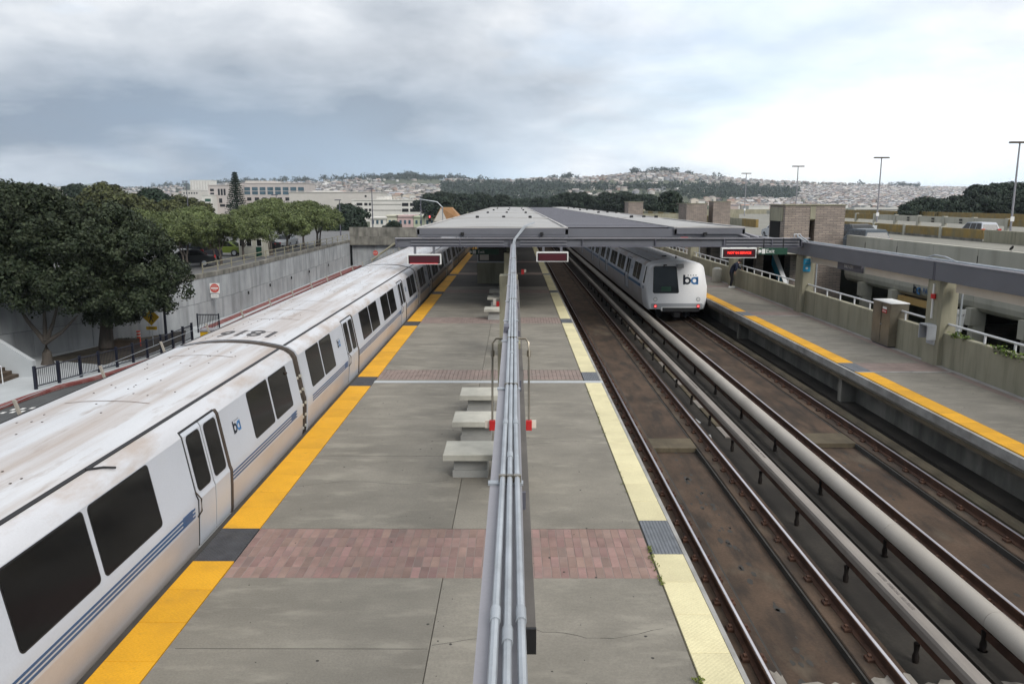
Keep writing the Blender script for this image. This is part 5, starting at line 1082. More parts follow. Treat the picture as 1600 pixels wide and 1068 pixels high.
# =================================================================== garage on the right
g = thing('parking_garage', 'olive grey concrete parking garage with parapets behind the side platform', 'garage', (20, 30, -4.6))
FX = 20.0
lip = [(FX, 2.92), (FX, .62), (FX + .06, .38), (FX + .2, .22), (FX + .45, .14), (FX + .9, .14), (FX + .9, 1.55), (FX + .25, 1.55), (FX + .25, 2.92)]
seams = [-8, -3.2, .6, 4.4, 8.2, 11.9, 15.6, 19.4, 23.1, 26.9, 30.6, 34.3, 38.0, 41.6, 45.4, 48.0]
for a, b in zip(seams, seams[1:]): MB().prism_y(lip, a + .012, b - .012).build('spandrel_panel', 'concrete_garage', g)
MB().prism_y([(x + .02 if x < FX + .3 else x, z - .02) for x, z in lip], -8, 48).build('panel_backing', 'concrete_stained', g)
for y in seams[1:-1]:
    if abs(y - 38.0) < .1: continue
    MB().prism_z([(FX - .18, y - .22), (FX + .5, y - .22), (FX + .5, y + .22), (FX - .18, y + .22)], -.42, .34).build('corbel', 'concrete_garage', g)
    MB().box(FX - .02, FX + .5, y - .19, y + .19, -4.6, -.42).build('column', 'concrete_garage', g)
    MB().box(FX - .02, FX - .005, y - .02, y + .02, .9, 2.6).build('panel_joint', 'joint_dark', g)
    MB().box(FX - .22, FX - .02, y - .09, y + .09, 1.62, 1.78).build('drain_spout', 'steel_dark', g)
MB().box(FX + .3, FX + 16.4, -8, 130, 1.50, 1.80).build('upper_deck', 'concrete_deck', g)
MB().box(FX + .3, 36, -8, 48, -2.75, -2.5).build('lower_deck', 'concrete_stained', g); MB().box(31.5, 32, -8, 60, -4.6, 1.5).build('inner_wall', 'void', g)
MB().box(FX, FX + .25, -8, 48, -4.6, -2.0).build('lower_wall', 'concrete_garage', g)
MB().box(36.8, 95, -8, 260, .9, 1.3).build('upper_deck', 'concrete_deck', g)
for a in np.arange(96, 190, 6.0): MB().box(29.0, 29.3, a + .05, a + 5.95, 1.8, 2.75).build('parapet_panel', 'tactile_yellow_p' if int(a) % 4 == 0 else 'concrete_side', g)
MB().box(20.6, 36.5, 130.2, 130.6, -4, 2.9).build('end_parapet', 'concrete_side', g); MB().box(36.9, 95, 230, 230.4, 1.3, 2.6).build('end_parapet', 'concrete_side', g)
# entrance clearance bar and lettering
MB().box(FX + .05, FX + .30, 38.1, 41.2, -.22, .10).build('clearance_bar', 'bar_ochre', g)
lg = thing('garage_sign', 'dark blue logo and PARKING lettering on the garage spandrel', 'sign', (FX - .03, 38.6, .6))
logo(lg, .72, lambda u, v: (-.005, .55 - u, v - .02)); put_text('PARKING', .40, 'stripe_blue', frame_m((-.008, -.05, 0), (0, -1, 0), (0, 0, 1)), lg, 'lettering', .006, 'LEFT')
# inner parapets of the ramp: yellow panels between posts, then bare concrete
for a, b, m_ in ((62.2, 68.2, 'tactile_yellow_p'), (68.6, 74.6, 'tactile_yellow_p'), (75.0, 81.0, 'tactile_yellow_p'), (81.4, 90, 'tactile_yellow_p')):
    MB().box(36.5, 36.72, a, b, 2.0, 2.72).build('parapet_panel', m_, g); MB().box(36.45, 36.5, a, b, 1.8, 2.0).build('parapet_foot', 'concrete_stained', g); MB().box(36.4, 36.8, b + .02, b + .38, 1.8, 2.78).build('parapet_post', 'concrete_garage', g)
for a in np.arange(10, 61.5, 3.2): MB().box(36.4, 36.75, a + .01, min(a + 3.19, 61.9), 1.2, 2.74).build('parapet_panel', 'concrete_side', g)
MB().box(29.0, 29.3, 66, 72.5, 1.8, 2.75).xf(lambda x, y, z: (x + (y - 66) * .55, y, z)).build('ramp_kerb_wall', 'pavement', g)
for k, a in enumerate(np.arange(40, 190, 7.2)):
    MB().box(60.0, 60.3, a + .3, a + 6.9, 1.9, 2.75).build('parapet_panel', 'tactile_yellow_p' if k in (5, 6, 7, 13, 14) else 'concrete_garage', g); MB().box(59.9, 60.4, a - .3, a + .28, 1.3, 2.85).build('parapet_post', 'concrete_garage', g)
    if k in (3, 4, 9, 10, 11): MB().box(59.94, 59.98, a + 2.5, a + 3.2, 2.3, 2.55).box(59.94, 59.98, a + 2.5, a + 3.2, 1.95, 2.15).build('parapet_sign', 'red' if k == 3 else 'joint_dark', g)
MB().box(95, 95.5, 60, 260, 1.3, 2.5).build('far_parapet', 'tactile_yellow_p', g)
for i, (x, y, l) in enumerate(((58, 93.5, 'tall twin-head light pole at the right edge'), (57, 126, 'light pole with twin heads right of the brick tower'), (55, 157, 'light pole behind the near brick tower'), (56.5, 197, 'farthest light pole above the distant brick towers'))):
    t = thing('light_pole', l, 'light pole', (x, y, 1.3), group='light poles on the garage deck'); MB().tube([(x, y, 1.3), (x, y, 11.45)], [.13, .09], 8).build('pole', 'steel_lilac', t, True); MB().box(x - 1.15, x + 1.15, y - .22, y + .22, 11.45, 11.65, .04).build('lamp_head', 'wood_dark', t); MB().box(x - .22, x + .22, y - .16, y - .13, 2.6, 3.15).build('bay_sign', 'white', t)
vehicle('dark blue grey minivan parked behind the near garage parapet', (22.6, 51.8, 1.42), N_, (.035, .05, .065), 'suv', 'cars on the garage deck')
vehicle('black car parked beyond the minivan beside the brick tower', (25.6, 60.0, 1.8), N_, (.012, .012, .012), 'sedan', 'cars on the garage deck')
vehicle('silver sports utility car on the upper ramp behind yellow parapet', (42.3, 73.2, 1.3), N_, (.38, .40, .43), 'suv', 'cars on the garage deck')
vehicle('white car on the deck left of the near brick tower', (21.5, 64.5, 1.8), N_, (.60, .62, .64), 'sedan', 'cars on the garage deck')
b = thing('bird', 'small dark bird perched on the garage parapet', 'bird', (20.1, 32.2, 2.92)); mb = MB(); mb.tube([(20.1, 32.32, 2.98), (20.1, 32.25, 3.02), (20.1, 32.17, 3.07), (20.1, 32.11, 3.13), (20.1, 32.07, 3.13)], [.012, .05, .055, .035, .006], 8); mb.build('body', 'black', b, True); MB().box(20.08, 20.085, 32.2, 32.21, 2.92, 3.0).box(20.11, 20.115, 32.2, 32.21, 2.92, 3.0).build('leg', 'black', b)
# brick lift and stair towers
def tower(label, x0, y, zt, widths, zb_=-4.6, d=5.0):
    t = thing('brick_tower', label, 'tower', (x0, y, zb_), group='brick stair towers of the garage'); x = x0
    for (w, kind) in widths:
        if kind == 'brick': MB().box(x + .003, x + w - .003, y, y + d, zb_, zt).build('brick_shaft', 'brick_tower', t)
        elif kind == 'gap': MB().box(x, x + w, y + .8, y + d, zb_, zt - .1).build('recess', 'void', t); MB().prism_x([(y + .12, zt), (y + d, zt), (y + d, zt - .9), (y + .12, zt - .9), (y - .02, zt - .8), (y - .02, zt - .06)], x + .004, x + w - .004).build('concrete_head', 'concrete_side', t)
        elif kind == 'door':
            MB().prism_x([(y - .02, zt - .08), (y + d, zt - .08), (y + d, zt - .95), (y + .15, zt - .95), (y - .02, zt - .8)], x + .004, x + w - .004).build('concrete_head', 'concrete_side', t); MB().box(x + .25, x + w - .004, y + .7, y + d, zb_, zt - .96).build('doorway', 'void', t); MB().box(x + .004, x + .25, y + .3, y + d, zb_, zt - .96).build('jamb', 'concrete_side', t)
        x += w
    MB().box(x0 - .06, x + .06, y - .05, y + d + .05, zt + .003, zt + .07).build('coping', 'concrete_side', t); return t
tw = tower('large near brick tower with concrete heads beside the grey edge beam', 16.28, 48.2, 4.66, [(1.50, 'brick'), (.32, 'gap'), (1.78, 'brick')], -4.6, 2.9)
MB().box(16.24, 16.28, 48.55, 51.0, 3.72, 4.55).build('concrete_head', 'concrete_side', tw); MB().box(16.262, 16.279, 49.0, 50.9, -4.6, 3.71).build('doorway', 'void', tw)
tower('distant brick tower above the canopy, left of the pair', 18.45, 86, 4.62, [(2.2, 'brick')], -4.6, 4.2)
tower('distant brick tower above the canopy, right of the pair', 21.3, 86, 4.84, [(1.85, 'brick')], -4.6, 2.0)
tower('small far brick block on the canopy line beside a round tree', 12.35, 87, 4.80, [(1.6, 'brick')], -4.6, 3)
# access stair and bridge between platform and garage
t = thing('access_stair', 'escalator and concrete stair with blue panel behind the side platform', 'stairs', (15, 45, -4.6))
MB().box(13.7, 17.6, 44.6, 47.8, 2.0, 2.45).build('landing_slab', 'concrete_garage', t); MB().prism_x([(43.0, -1.2), (47.5, 1.9), (47.5, 1.2), (43.0, -1.9)], 15.4, 15.6).build('blue_panel', 'sign_blue', t); MB().prism_x([(43.0, -1.2), (47.5, 1.9), (47.5, 2.0), (43.0, -1.1)], 15.38, 15.62).build('handrail', 'white_rail', t)
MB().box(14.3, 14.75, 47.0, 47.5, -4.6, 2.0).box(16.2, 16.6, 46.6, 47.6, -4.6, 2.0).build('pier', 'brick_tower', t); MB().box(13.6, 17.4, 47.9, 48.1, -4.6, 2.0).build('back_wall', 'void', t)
t = thing('no_entry_sign', 'small red round sign at the end of the ramp handrail', 'sign', (13.2, 62, 1.0)); MB().tube([(13.1, 61.5, 2.3), (13.1, 61.47, 2.3)], .32, 16).build('disc', 'red', t); MB().box(12.9, 13.3, 61.44, 61.465, 2.25, 2.35).build('bar', 'white', t); MB().tube([(13.1, 61.55, 1.0), (13.1, 61.55, 2.3)], .03, 6).build('post', 'galvanised', t)
t = thing('notice_board', 'white notice leaning on the garage barrier behind the post', 'sign', (18.6, 33, -.3)); MB().box(18.2, 18.95, 33.0, 33.05, -.5, .45).xf(lambda x, y, z: (x + z * .1, y, z)).build('board', 'white', t); put_text('EXIT ONLY', .13, 'ink_dark', frame_m((0, -.02, .5), (1, 0, 0), (0, 0, 1)), t); MB().tube([(18.4, 33.1, -2.5), (18.4, 33.1, -.4)], .03, 6).build('post', 'galvanised', t)
# =================================================================== terrain, far town, hills
SLOPE0 = [(-900, 900), (450, 950), (650, 900), (1050, 950), (1180, 1150), (1300, 1350), (2500, 1400)]
SKY_PX = [(-900, 300), (-300, 296), (0, 294), (150, 294), (240, 293), (300, 291), (400, 285), (480, 284), (560, 281), (640, 277), (700, 281), (780, 283), (850, 279), (900, 280), (950, 276), (1000, 271), (1030, 269), (1080, 274), (1130, 279), (1200, 284), (1290, 287), (1400, 291), (1440, 293), (1600, 296), (1900, 298), (2500, 302)]
RID_PX = [(-900, 2700), (300, 2600), (480, 2250), (650, 2100), (1050, 2050), (1200, 2350), (1400, 2700), (2500, 2800)]
def ridge(u):
    px = 804 + 1254 * u; ys = np.interp(px, [p[0] for p in SKY_PX], [p[1] for p in SKY_PX]); yr = np.interp(px, [p[0] for p in RID_PX], [p[1] for p in RID_PX])
    return 4.93 + (314 - ys) * yr / 1274, yr
def slope0(u): return np.interp(804 + 1254 * u, [p[0] for p in SLOPE0], [p[1] for p in SLOPE0])
def tz(x, y):
    x = np.asarray(x, float); y = np.asarray(y, float); yy = np.maximum(y, 1.0); zr, yr = ridge(np.clip(x / yy, -1.6, 1.6))
    y0 = slope0(np.clip(x / yy, -1.6, 1.6)); t = np.clip((y - y0) / (yr - y0), 0, 1.0); z = -6.0 + (zr + 6.0) * t ** 1.0
    z = z + 2.2 * np.sin(x * .011 + 1.3) * np.sin(y * .009) * np.clip(t * 3, 0, 1) * (1 - t)
    back = np.clip((y - yr) / 2500, 0, 1); return z - (zr + 14) * back ** .8 * (y > yr)
YR = np.unique(np.concatenate([[-600, -100, 0, 60, 112, 150, 200, 260, 320, 380], np.arange(400, 3000, 45), np.arange(3000, 8001, 500)])); UU = np.linspace(-1, 1, 161)
X_ = np.array([[np.sign(u) * abs(u) ** 1.0 * (1.35 * max(y, 500) + 250) for u in UU] for y in YR]); Y_ = np.repeat(YR[:, None], len(UU), 1); Z_ = tz(X_, Y_)
Z_[Y_ < 395] = -6.0
V = np.stack([X_, Y_, Z_], -1).reshape(-1, 3); nu = len(UU)
idx = np.arange(len(V)).reshape(len(YR), nu); F = np.stack([idx[:-1, :-1], idx[:-1, 1:], idx[1:, 1:], idx[1:, :-1]], -1).reshape(-1, 4)
M('terrain', (.070, .078, .042), .95, .4, .006, dirt=((.045, .055, .028), .42, .6, .009, (1, 1, 1), .8), dirt2=((.14, .15, .07), .62, .72, .006, (1, 1, 1), .8), fine=0)
me = np_mesh('terrain', V, F, 'terrain'); me.polygons.foreach_set('use_smooth', [True] * len(me.polygons)); struct(link('terrain', me), 'ground rising to the town hills')
# far blue mountain on the left
mx = np.linspace(-6500, -1500, 60) * .74; pk = 95 + 105 * np.exp(-((mx + 2950) / 300) ** 2) + 60 * np.exp(-((mx + 3400) / 450) ** 2) + 25 * np.sin(mx * .004)
rows = [(-700, 0.0), (-300, .55), (0, 1.0), (600, .6), (1500, 0)]
V = np.array([[x, 5600 + dy, -20 + .62 * h * k * (1 + .06 * math.sin(x * .013 + dy))] for dy, k in rows for x, h in zip(mx, pk)]); idx = np.arange(len(V)).reshape(len(rows), 60); F = np.stack([idx[:-1, :-1], idx[:-1, 1:], idx[1:, 1:], idx[1:, :-1]], -1).reshape(-1, 4)
me = np_mesh('far_hills', V, F, 'terrain'); me.polygons.foreach_set('use_smooth', [True] * len(me.polygons)); struct(link('far_hills', me), 'far blue mountain at the left under the clouds')
# houses
def islandmat(name, cols, rough=.8):
    m = bpy.data.materials.new(name); m.use_nodes = True; nt = m.node_tree; p = nt.nodes['Principled BSDF']; p.inputs['Roughness'].default_value = rough
    gm = nt.nodes.new('ShaderNodeNewGeometry'); r = nt.nodes.new('ShaderNodeValToRGB'); r.color_ramp.interpolation = 'CONSTANT'; cr = r.color_ramp
    while len(cr.elements) < len(cols): cr.elements.new(.5)
    for i, (e, c) in enumerate(zip(cr.elements, cols)): e.position = i / len(cols); e.color = (*c, 1)
    nt.links.new(gm.outputs['Random Per Island'], r.inputs[0]); nt.links.new(r.outputs[0], p.inputs['Base Color']); MATS[name] = m
islandmat('town_mix', [(.50, .47, .44), (.36, .32, .30), (.56, .55, .53), (.25, .21, .20), (.43, .37, .34), (.22, .205, .205), (.45, .43, .44), (.36, .30, .28), (.29, .295, .32), (.48, .44, .39), (.19, .18, .18), (.35, .25, .21), (.43, .40, .37)])
def vnoise(x, y, s, sd):
    return (np.sin(x * s * 1.0 + sd) * np.cos(y * s * .83 + sd * 1.7) + .6 * np.sin(x * s * 2.3 + y * s * 1.1 + sd * 2.1) + .4 * np.cos(y * s * 3.1 - x * s * 1.9 + sd)) / 2.0
rng = np.random.default_rng(21); HP = []; TP = []
for yrow in np.arange(860, 2810, 24.0):
    xs = np.arange(-.80 * yrow, .80 * yrow, 11.5); xs = xs + rng.uniform(-2, 2, len(xs)); ys = yrow + rng.uniform(-3, 3, len(xs)) + 10 * np.sin(xs * .006)
    px = 804 + 1254 * xs / ys; zr, yr = ridge(xs / ys); y0_ = slope0(xs / ys); t = (ys - y0_) / (yr - y0_); ok = (t < 1.0) & (t > -.12); ypix = 314 - 1274 * (tz(xs, ys) - 4.93) / ys
    w = np.full(len(xs), .15)
    w = np.where((px > 880) & (px < 1140), np.interp(ypix, [268, 278, 285, 293, 312], [.95, .80, .38, .10, .16]), w)
    w = np.where((px > 690) & (px <= 880), np.interp(ypix, [274, 284, 289, 300], [.6, .45, .06, .06]), w)
    w = np.where((px > 450) & (px <= 690), np.interp(ypix, [278, 286, 292, 312, 330], [.08, .15, .75, .7, .4]), w)
    w = np.where(px >= 1140, np.interp(ypix, [284, 289, 292, 296, 330], [.7, .2, .45, .95, .9]), w)
    belt = (np.abs(px - 1150) < 95) & (ypix > 293 + np.abs(px - 1150) * .05) & (ypix < 313); w = np.where(belt, .05, w)
    w = np.where((px > 600) & (px < 690) & (ypix > 284) & (ypix < 291), .0, w)
    nz = vnoise(xs, ys, .010, 3.0) * .5 + .5; p_h = np.clip(w + (nz - .5) * .55 * (w > .1) * (w < .9), 0, 1)
    r = rng.random(len(xs)); hs = ok & (r < p_h * .93); ts = ok & ~hs & (rng.random(len(xs)) < np.where(w < .12, .95, np.where(w > .5, .30, .38))) & ~((px > 600) & (px < 690) & (ypix > 284) & (ypix < 291))
    HP.append(np.stack([xs[hs], ys[hs]], 1)); TP.append(np.stack([xs[ts], ys[ts], np.where(w < .12, 1.0, .48)[ts]], 1))
HP = np.concatenate(HP); TP = np.concatenate(TP)
vis = lambda P: P[(np.abs(804 + 1254 * P[:, 0] / P[:, 1] - 804) < 1000)]
HP = vis(HP); TP = vis(TP)
def house_arrays(P, rng):
    n = len(P); w = rng.uniform(3.2, 4.8, n); d = rng.uniform(4.2, 6.0, n); h = rng.uniform(4.0, 6.2, n); rh = rng.uniform(.6, 2.0, n); a = rng.choice([0, .12, -.15, 1.57], n) + rng.normal(0, .05, n); z = tz(P[:, 0], P[:, 1]) - .8
    c, s = np.cos(a), np.sin(a)
    def pt(lx, ly, lz): return np.stack([P[:, 0] + lx * c - ly * s, P[:, 1] + lx * s + ly * c, z + lz], 1)
    o = np.zeros(n); W = [pt(-w, -d, o), pt(w, -d, o), pt(w, d, o), pt(-w, d, o), pt(-w, -d, h), pt(w, -d, h), pt(w, d, h), pt(-w, d, h), pt(o, -d, h + rh), pt(o, d, h + rh)]
    e = .4; RF = [pt(-w - e, -d - e, h - .1), pt(o, -d - e, h + rh + .12), pt(o, d + e, h + rh + .12), pt(-w - e, d + e, h - .1), pt(w + e, -d - e, h - .1), pt(w + e, d + e, h - .1)]
    V = np.stack(W + RF, 1).reshape(-1, 3); f = np.array([(0, 1, 5), (0, 5, 4), (1, 2, 6), (1, 6, 5), (2, 3, 7), (2, 7, 6), (3, 0, 4), (3, 4, 7), (4, 5, 8), (6, 7, 9), (10, 11, 12), (10, 12, 13), (11, 14, 15), (11, 15, 12)])
    F = (f[None] + (np.arange(n) * 16)[:, None, None]).reshape(-1, 3); return V, F
order = np.argsort(HP[:, 1]); HP = HP[order]; near, rest = HP[:300], HP[300:]
V, F = house_arrays(rest, rng); o = link('hillside_houses', np_mesh('hillside_houses', V, F, 'town_mix')); o['kind'] = 'stuff'; o['label'] = 'hundreds of small pale houses covering the far hillsides'; o['category'] = 'houses'
cols = [(.62, .60, .56), (.50, .42, .36), (.68, .67, .65), (.46, .36, .32), (.55, .55, .57), (.60, .52, .44)]
hm = []
for i, c in enumerate(cols):
    M('house_wall_%s' % 'abcdef'[i], c, .8, .05, .3, fine=0); M('house_roof_%s' % 'abcdef'[i], [(.20, .17, .15), (.30, .17, .12), (.24, .23, .23), (.14, .13, .13), (.33, .28, .24), (.26, .19, .15)][i], .85, .1, .3, fine=0)
    w, d, h, rh = 4.2 + .2 * i, 5.0, 5.2 + .3 * (i % 3), 1.4
    mb = MB().add([(-w, -d, -1), (w, -d, -1), (w, d, -1), (-w, d, -1), (-w, -d, h), (w, -d, h), (w, d, h), (-w, d, h), (0, -d, h + rh), (0, d, h + rh)], [(0, 1, 5, 8, 4), (1, 2, 6, 5), (2, 3, 7, 9, 6), (3, 0, 4, 7), (0, 3, 2, 1)])
    n0 = len(mb.f); e = .4; mb.add([(-w - e, -d - e, h - .1), (0, -d - e, h + rh + .1), (0, d + e, h + rh + .1), (-w - e, d + e, h - .1), (w + e, -d - e, h - .1), (w + e, d + e, h - .1)], [(0, 1, 2, 3), (1, 4, 5, 2)])
    me = mb.mesh('house', 'house_wall_%s' % 'abcdef'[i]); me.materials.append(MATS['house_roof_%s' % 'abcdef'[i]])
    for k in range(n0, len(me.polygons)): me.polygons[k].material_index = 1
    hm.append(me)
for i, (x, y) in enumerate(near):
    o = link('house', hm[rng.integers(6)]); o.location = (x, y, float(tz(x, y)) - .2); o.rotation_euler = (0, 0, float(rng.choice([0, .15, 1.57])))
    tag(o, 'small pale pitched-roof house on the lower slope of the far hills', 'house', 'small houses on the lower slopes')
# woods on the hills
def wood(P, rng, k, r0, r1, hs, leaf):
    n = len(P); R_ = rng.uniform(r0, r1, n) * (P[:, 2] if P.shape[1] > 2 else 1.0); H = R_ * rng.uniform(1.0, 1.6, n) * hs; z = tz(P[:, 0], P[:, 1])
    e = rdir(n * k, rng); e[:, 2] = np.abs(e[:, 2]) * 1.0 - .15; Q = np.repeat(np.stack([P[:, 0], P[:, 1], z + H * .45], 1), k, 0) + e * np.stack([np.repeat(R_, k), np.repeat(R_, k), np.repeat(H, k)], 1) * rng.uniform(.6, 1.1, (n * k, 1))
    nr = e + rdir(n * k, rng) * .7; nr /= np.linalg.norm(nr, axis=1, keepdims=True); t = np.cross(nr, rdir(n * k, rng)); t /= np.linalg.norm(t, axis=1, keepdims=True); b = np.cross(nr, t); s = leaf * rng.uniform(.6, 1.3, (n * k, 1)) * np.repeat(R_ / r1, k)[:, None]
    V = np.stack([Q - t * s, Q - b * s * .7, Q + t * s, Q + b * s * .7], 1).reshape(-1, 3); return V, np.arange(len(V)).reshape(-1, 4)
V, F = wood(TP, rng, 34, 4.0, 8.0, 1.0, 2.2); o = link('hillside_woods', np_mesh('hillside_woods', V, F, 'leaf_far')); o['kind'] = 'stuff'; o['label'] = 'dark woods covering the slopes of the far hills'; o['category'] = 'woods'
# tufts of tall trees on the skyline
rt = []
for px0, px1, n in ((985, 1045, 26), (1048, 1056, 3), (850, 905, 14), (600, 655, 26), (400, 600, 60), (1395, 1432, 16), (1110, 1125, 2), (1330, 1440, 14), (240, 400, 60), (690, 760, 16), (1072, 1078, 2)):
    for k in range(n):
        u = (rng.uniform(px0, px1) - 804) / 1254; zr, yr = ridge(np.array(u)); yy = float(yr) - rng.uniform(8, 60); rt.append((u * yy, yy))
V, F = wood(np.array(rt), rng, 46, 5.5, 10.0, 1.0, 2.4); o = link('skyline_trees', np_mesh('skyline_trees', V, F, 'leaf_far')); o['kind'] = 'stuff'; o['label'] = 'clumps of dark trees along the hill skyline'; o['category'] = 'woods'
# ---------------------------------------------------------------- individual trees of the middle distance
mids = []
for i, mt in enumerate(('leaf_far', 'leaf_far', 'leaf_mid', 'leaf_mid', 'leaf_pine')):
    lo = [(0, 0, 7.5, 3.4, 3.4, 3.2), (2.4, .5, 6.8, 2.6, 2.6, 2.4), (-2.5, -.4, 6.6, 2.6, 2.6, 2.6), (.4, -1.6, 5.2, 2.8, 2.4, 2.0), (-.6, .8, 9.4, 2.2, 2.2, 1.8)]
    lo = [(x + random.uniform(-.8, .8), y + random.uniform(-.8, .8), z + random.uniform(-.6, .6), rx * random.uniform(.85, 1.2), ry, rz) for x, y, z, rx, ry, rz in lo]
    V, F = crown_np(lo, 44, 34, 1.05, .34, 60 + i, .8, .3); mids.append((np_mesh('crown', V, F, mt), limbs(MB(), (0, 0, 0), (.2, 0, 4.2), .32, [(2, .4, 6.5), (-2, 0, 6.4), (.2, -1.2, 5.4)], i).mesh('trunk', 'bark', True)))
def mid_tree(px, ytop, Y, v, label, group, s=None, base=-6.0, wide=1.0):
    X = (px - 804) / 1254 * Y; top = 4.93 + (314 - ytop) * Y / 1274; s = (top - base) / 11.3
    t = tree('tree', label, 'tree', (X, Y, base), *mids[v], group, random.uniform(0, 6.28), 1.0); t.scale = (s * wide, s * wide, s); return t
ORD = 'first second third fourth fifth sixth seventh eighth ninth tenth eleventh twelfth thirteenth fourteenth fifteenth sixteenth seventeenth eighteenth nineteenth twentieth twenty-first twenty-second twenty-third twenty-fourth twenty-fifth twenty-sixth twenty-seventh twenty-eighth twenty-ninth thirtieth'.split()
gl = 'dark trees behind the canopy'
for i, px in enumerate(range(672, 1062, 13)):
    if px > 1020: continue
    Y = 330 + random.uniform(-35, 60); mid_tree(px + random.uniform(-5, 5), 305.5 + random.uniform(-4, 4) + (4 if 770 < px < 880 else 0), Y, random.choice((0, 1)), ORD[i] + ' dark tree from the left in the wooded line behind the canopy roof', gl, wide=random.uniform(.8, 1.1))
mid_tree(1040, 303, 185, 1, 'round dark brownish tree beside the small far brick block', None, wide=.95)
gr = 'dark trees beyond the right end of the garage'
for i, (px, yt, Y) in enumerate(((1425, 318, 190), (1448, 311, 200), (1470, 314, 190), (1492, 309, 205), (1515, 300, 215), (1535, 293, 215), (1553, 291, 220), (1572, 289, 220), (1592, 289, 225), (1615, 292, 220), (1500, 318, 180), (1540, 310, 185), (1580, 308, 185), (1610, 310, 190), (1640, 300, 200))):
    mid_tree(px, yt, Y, random.choice((0, 1, 1)), ORD[i] + ' dark tree in the group beyond the right end of the garage, ' + ('back row' if i < 10 or i == 14 else 'front row'), gr, wide=random.uniform(.9, 1.15))
for px, yt, Y, v, l in ((235, 294, 170, 4, 'dark pointed tree above the green trees at left'), (150, 289, 165, 2, 'brownish tree behind the big dark trees, left of centre'), (185, 297, 150, 2, 'yellow green rounded tree behind the big dark trees'), (212, 304, 140, 3, 'olive tree right behind the big dark crown'), (262, 313, 150, 3, 'light olive tree left of the tall conifer'), (285, 308, 190, 2, 'brown green tree below the white tower'), (305, 318, 160, 2, 'tree in front of the hospital wing'), (342, 336, 150, 3, 'low tree below the hospital'), (395, 333, 165, 2, 'low rounded tree right of the tall conifer'), (425, 329, 200, 0, 'dark small tree before the hospital windows'), (447, 320, 210, 4, 'dark pointed tree between hospital and cream building'), (545, 318, 165, 4, 'dark cedar at the right end of the car park trees'), (530, 330, 150, 1, 'dark tree beside the cedar'), (120, 292, 190, 0, 'dark tree on the left skyline'), (60, 296, 170, 2, 'tree behind the far left crown'), (20, 292, 150, 1, 'dark tree at the far left skyline'), (-15, 290, 150, 0, 'dark tree at the left picture edge'), (692, 311, 240, 1, 'dark rounded tree beside the orange roof'), (614, 347, 180, 0, 'small round bush tree in front of the pink house')):
    mid_tree(px, yt, Y, v, l, None, wide=random.uniform(.95, 1.25), base=-5.0)
# tall tiered conifer
t = thing('norfolk_pine', 'tall tiered conifer standing in front of the hospital', 'tree', (-79.8, 230, -6)); rngp = np.random.default_rng(5); VV = []
for k in range(26):
    z = 3.2 + k * .62; rad = 4.4 * (1 - (z - 2.5) / 17.3) ** .85 + .15
    for a in np.linspace(0, 2 * math.pi, 10, endpoint=False) + rngp.uniform(0, 1):
        m_ = 26; q = rngp.uniform(.12, 1, m_); P = np.stack([np.cos(a) * q * rad, np.sin(a) * q * rad, z + .45 * q ** 2 * rad * .35 + rngp.normal(0, .05, m_)], 1) + rngp.normal(0, .09, (m_, 3)); e = rdir(m_, rngp); tt = np.cross(e, rdir(m_, rngp)); s = .26
        VV.append(np.stack([P - e * s, P - tt * s * .5, P + e * s, P + tt * s * .5], 1).reshape(-1, 3))
V = np.concatenate(VV); link('crown', np_mesh('crown', V, np.arange(len(V)).reshape(-1, 4), 'leaf_pine'), t, True); MB().tube([(0, 0, 0), (0, 0, 10), (0, 0, 19.3)], [.35, .22, .04], 8).build('trunk', 'bark', t, True, True)
# ---------------------------------------------------------------- far buildings
def building(name, label, X0, X1, Y, z0, z1, d, mat, wins=None, cat='building', roofs=()):
    t = thing(name, label, cat, ((X0 + X1) / 2, Y, z0)); MB().box(X0, X1, Y, Y + d, z0, z1).build('wall', mat, t)
    for (a, b, za, zb_, m_) in (wins or []):
        w = MB().box(a, b, Y - .12, Y - .02, za, zb_).build('window', m_, t)
    for (a, b, za, zb_, m_) in roofs: MB().box(a, b, Y + 1, Y + d - 1, za, zb_).build('roof_block', m_, t)
    MB().box(X0 - .3, X1 + .3, Y - .35, Y + d + .3, z1 + .02, z1 + .5).build('cornice', mat, t); return t
M('stone_pink', (.45, .405, .385), .85, .05, .2, fine=0); M('stone_cream', (.51, .48, .445), .85, .05, .2, fine=0); M('stucco_white', (.62, .60, .56), .85, .05, .2, fine=0); M('glass_teal', (.055, .10, .13), .2, .3, .4, fine=0); M('pink', (.52, .38, .37), .85, .05, 1, fine=0); M('cream_yellow', (.56, .54, .44), .85, .05, 1, fine=0); M('mint', (.43, .46, .34), .85, .05, 1, fine=0); M('orange_roof', (.30, .16, .07), .85, .1, 1, fine=0)
k6 = 600 / 1254.
px2 = lambda px, Y: (px - 804) / 1254 * Y
pz2 = lambda py, Y: 4.93 + (314 - py) * Y / 1274
Y = 600
W_ = []
for i in range(8):
    a = px2(382.5 + i * 12, Y); W_ += [(a, a + 4.3, pz2(298, Y), pz2(292.5, Y), 'glass_teal'), (a, a + 4.3, pz2(304, Y), pz2(299, Y), 'glass_teal')]
for i in range(8): a = px2(386 + i * 12, Y); W_ += [(a, a + 3.2, pz2(313.5, Y), pz2(308.5, Y), 'glass_dark')]
for i in range(7): a = px2(388 + i * 12, Y); W_ += [(a, a + 3.6, pz2(321, Y), pz2(317, Y), 'glass_dark')]
building('hospital', 'long pinkish hospital block with rows of teal windows', px2(376, Y), px2(478, Y), Y, -8, pz2(287, Y), 30, 'stone_pink', W_, roofs=[(px2(384, Y), px2(423, Y), pz2(287, Y), pz2(282.5, Y), 'stone_cream')])
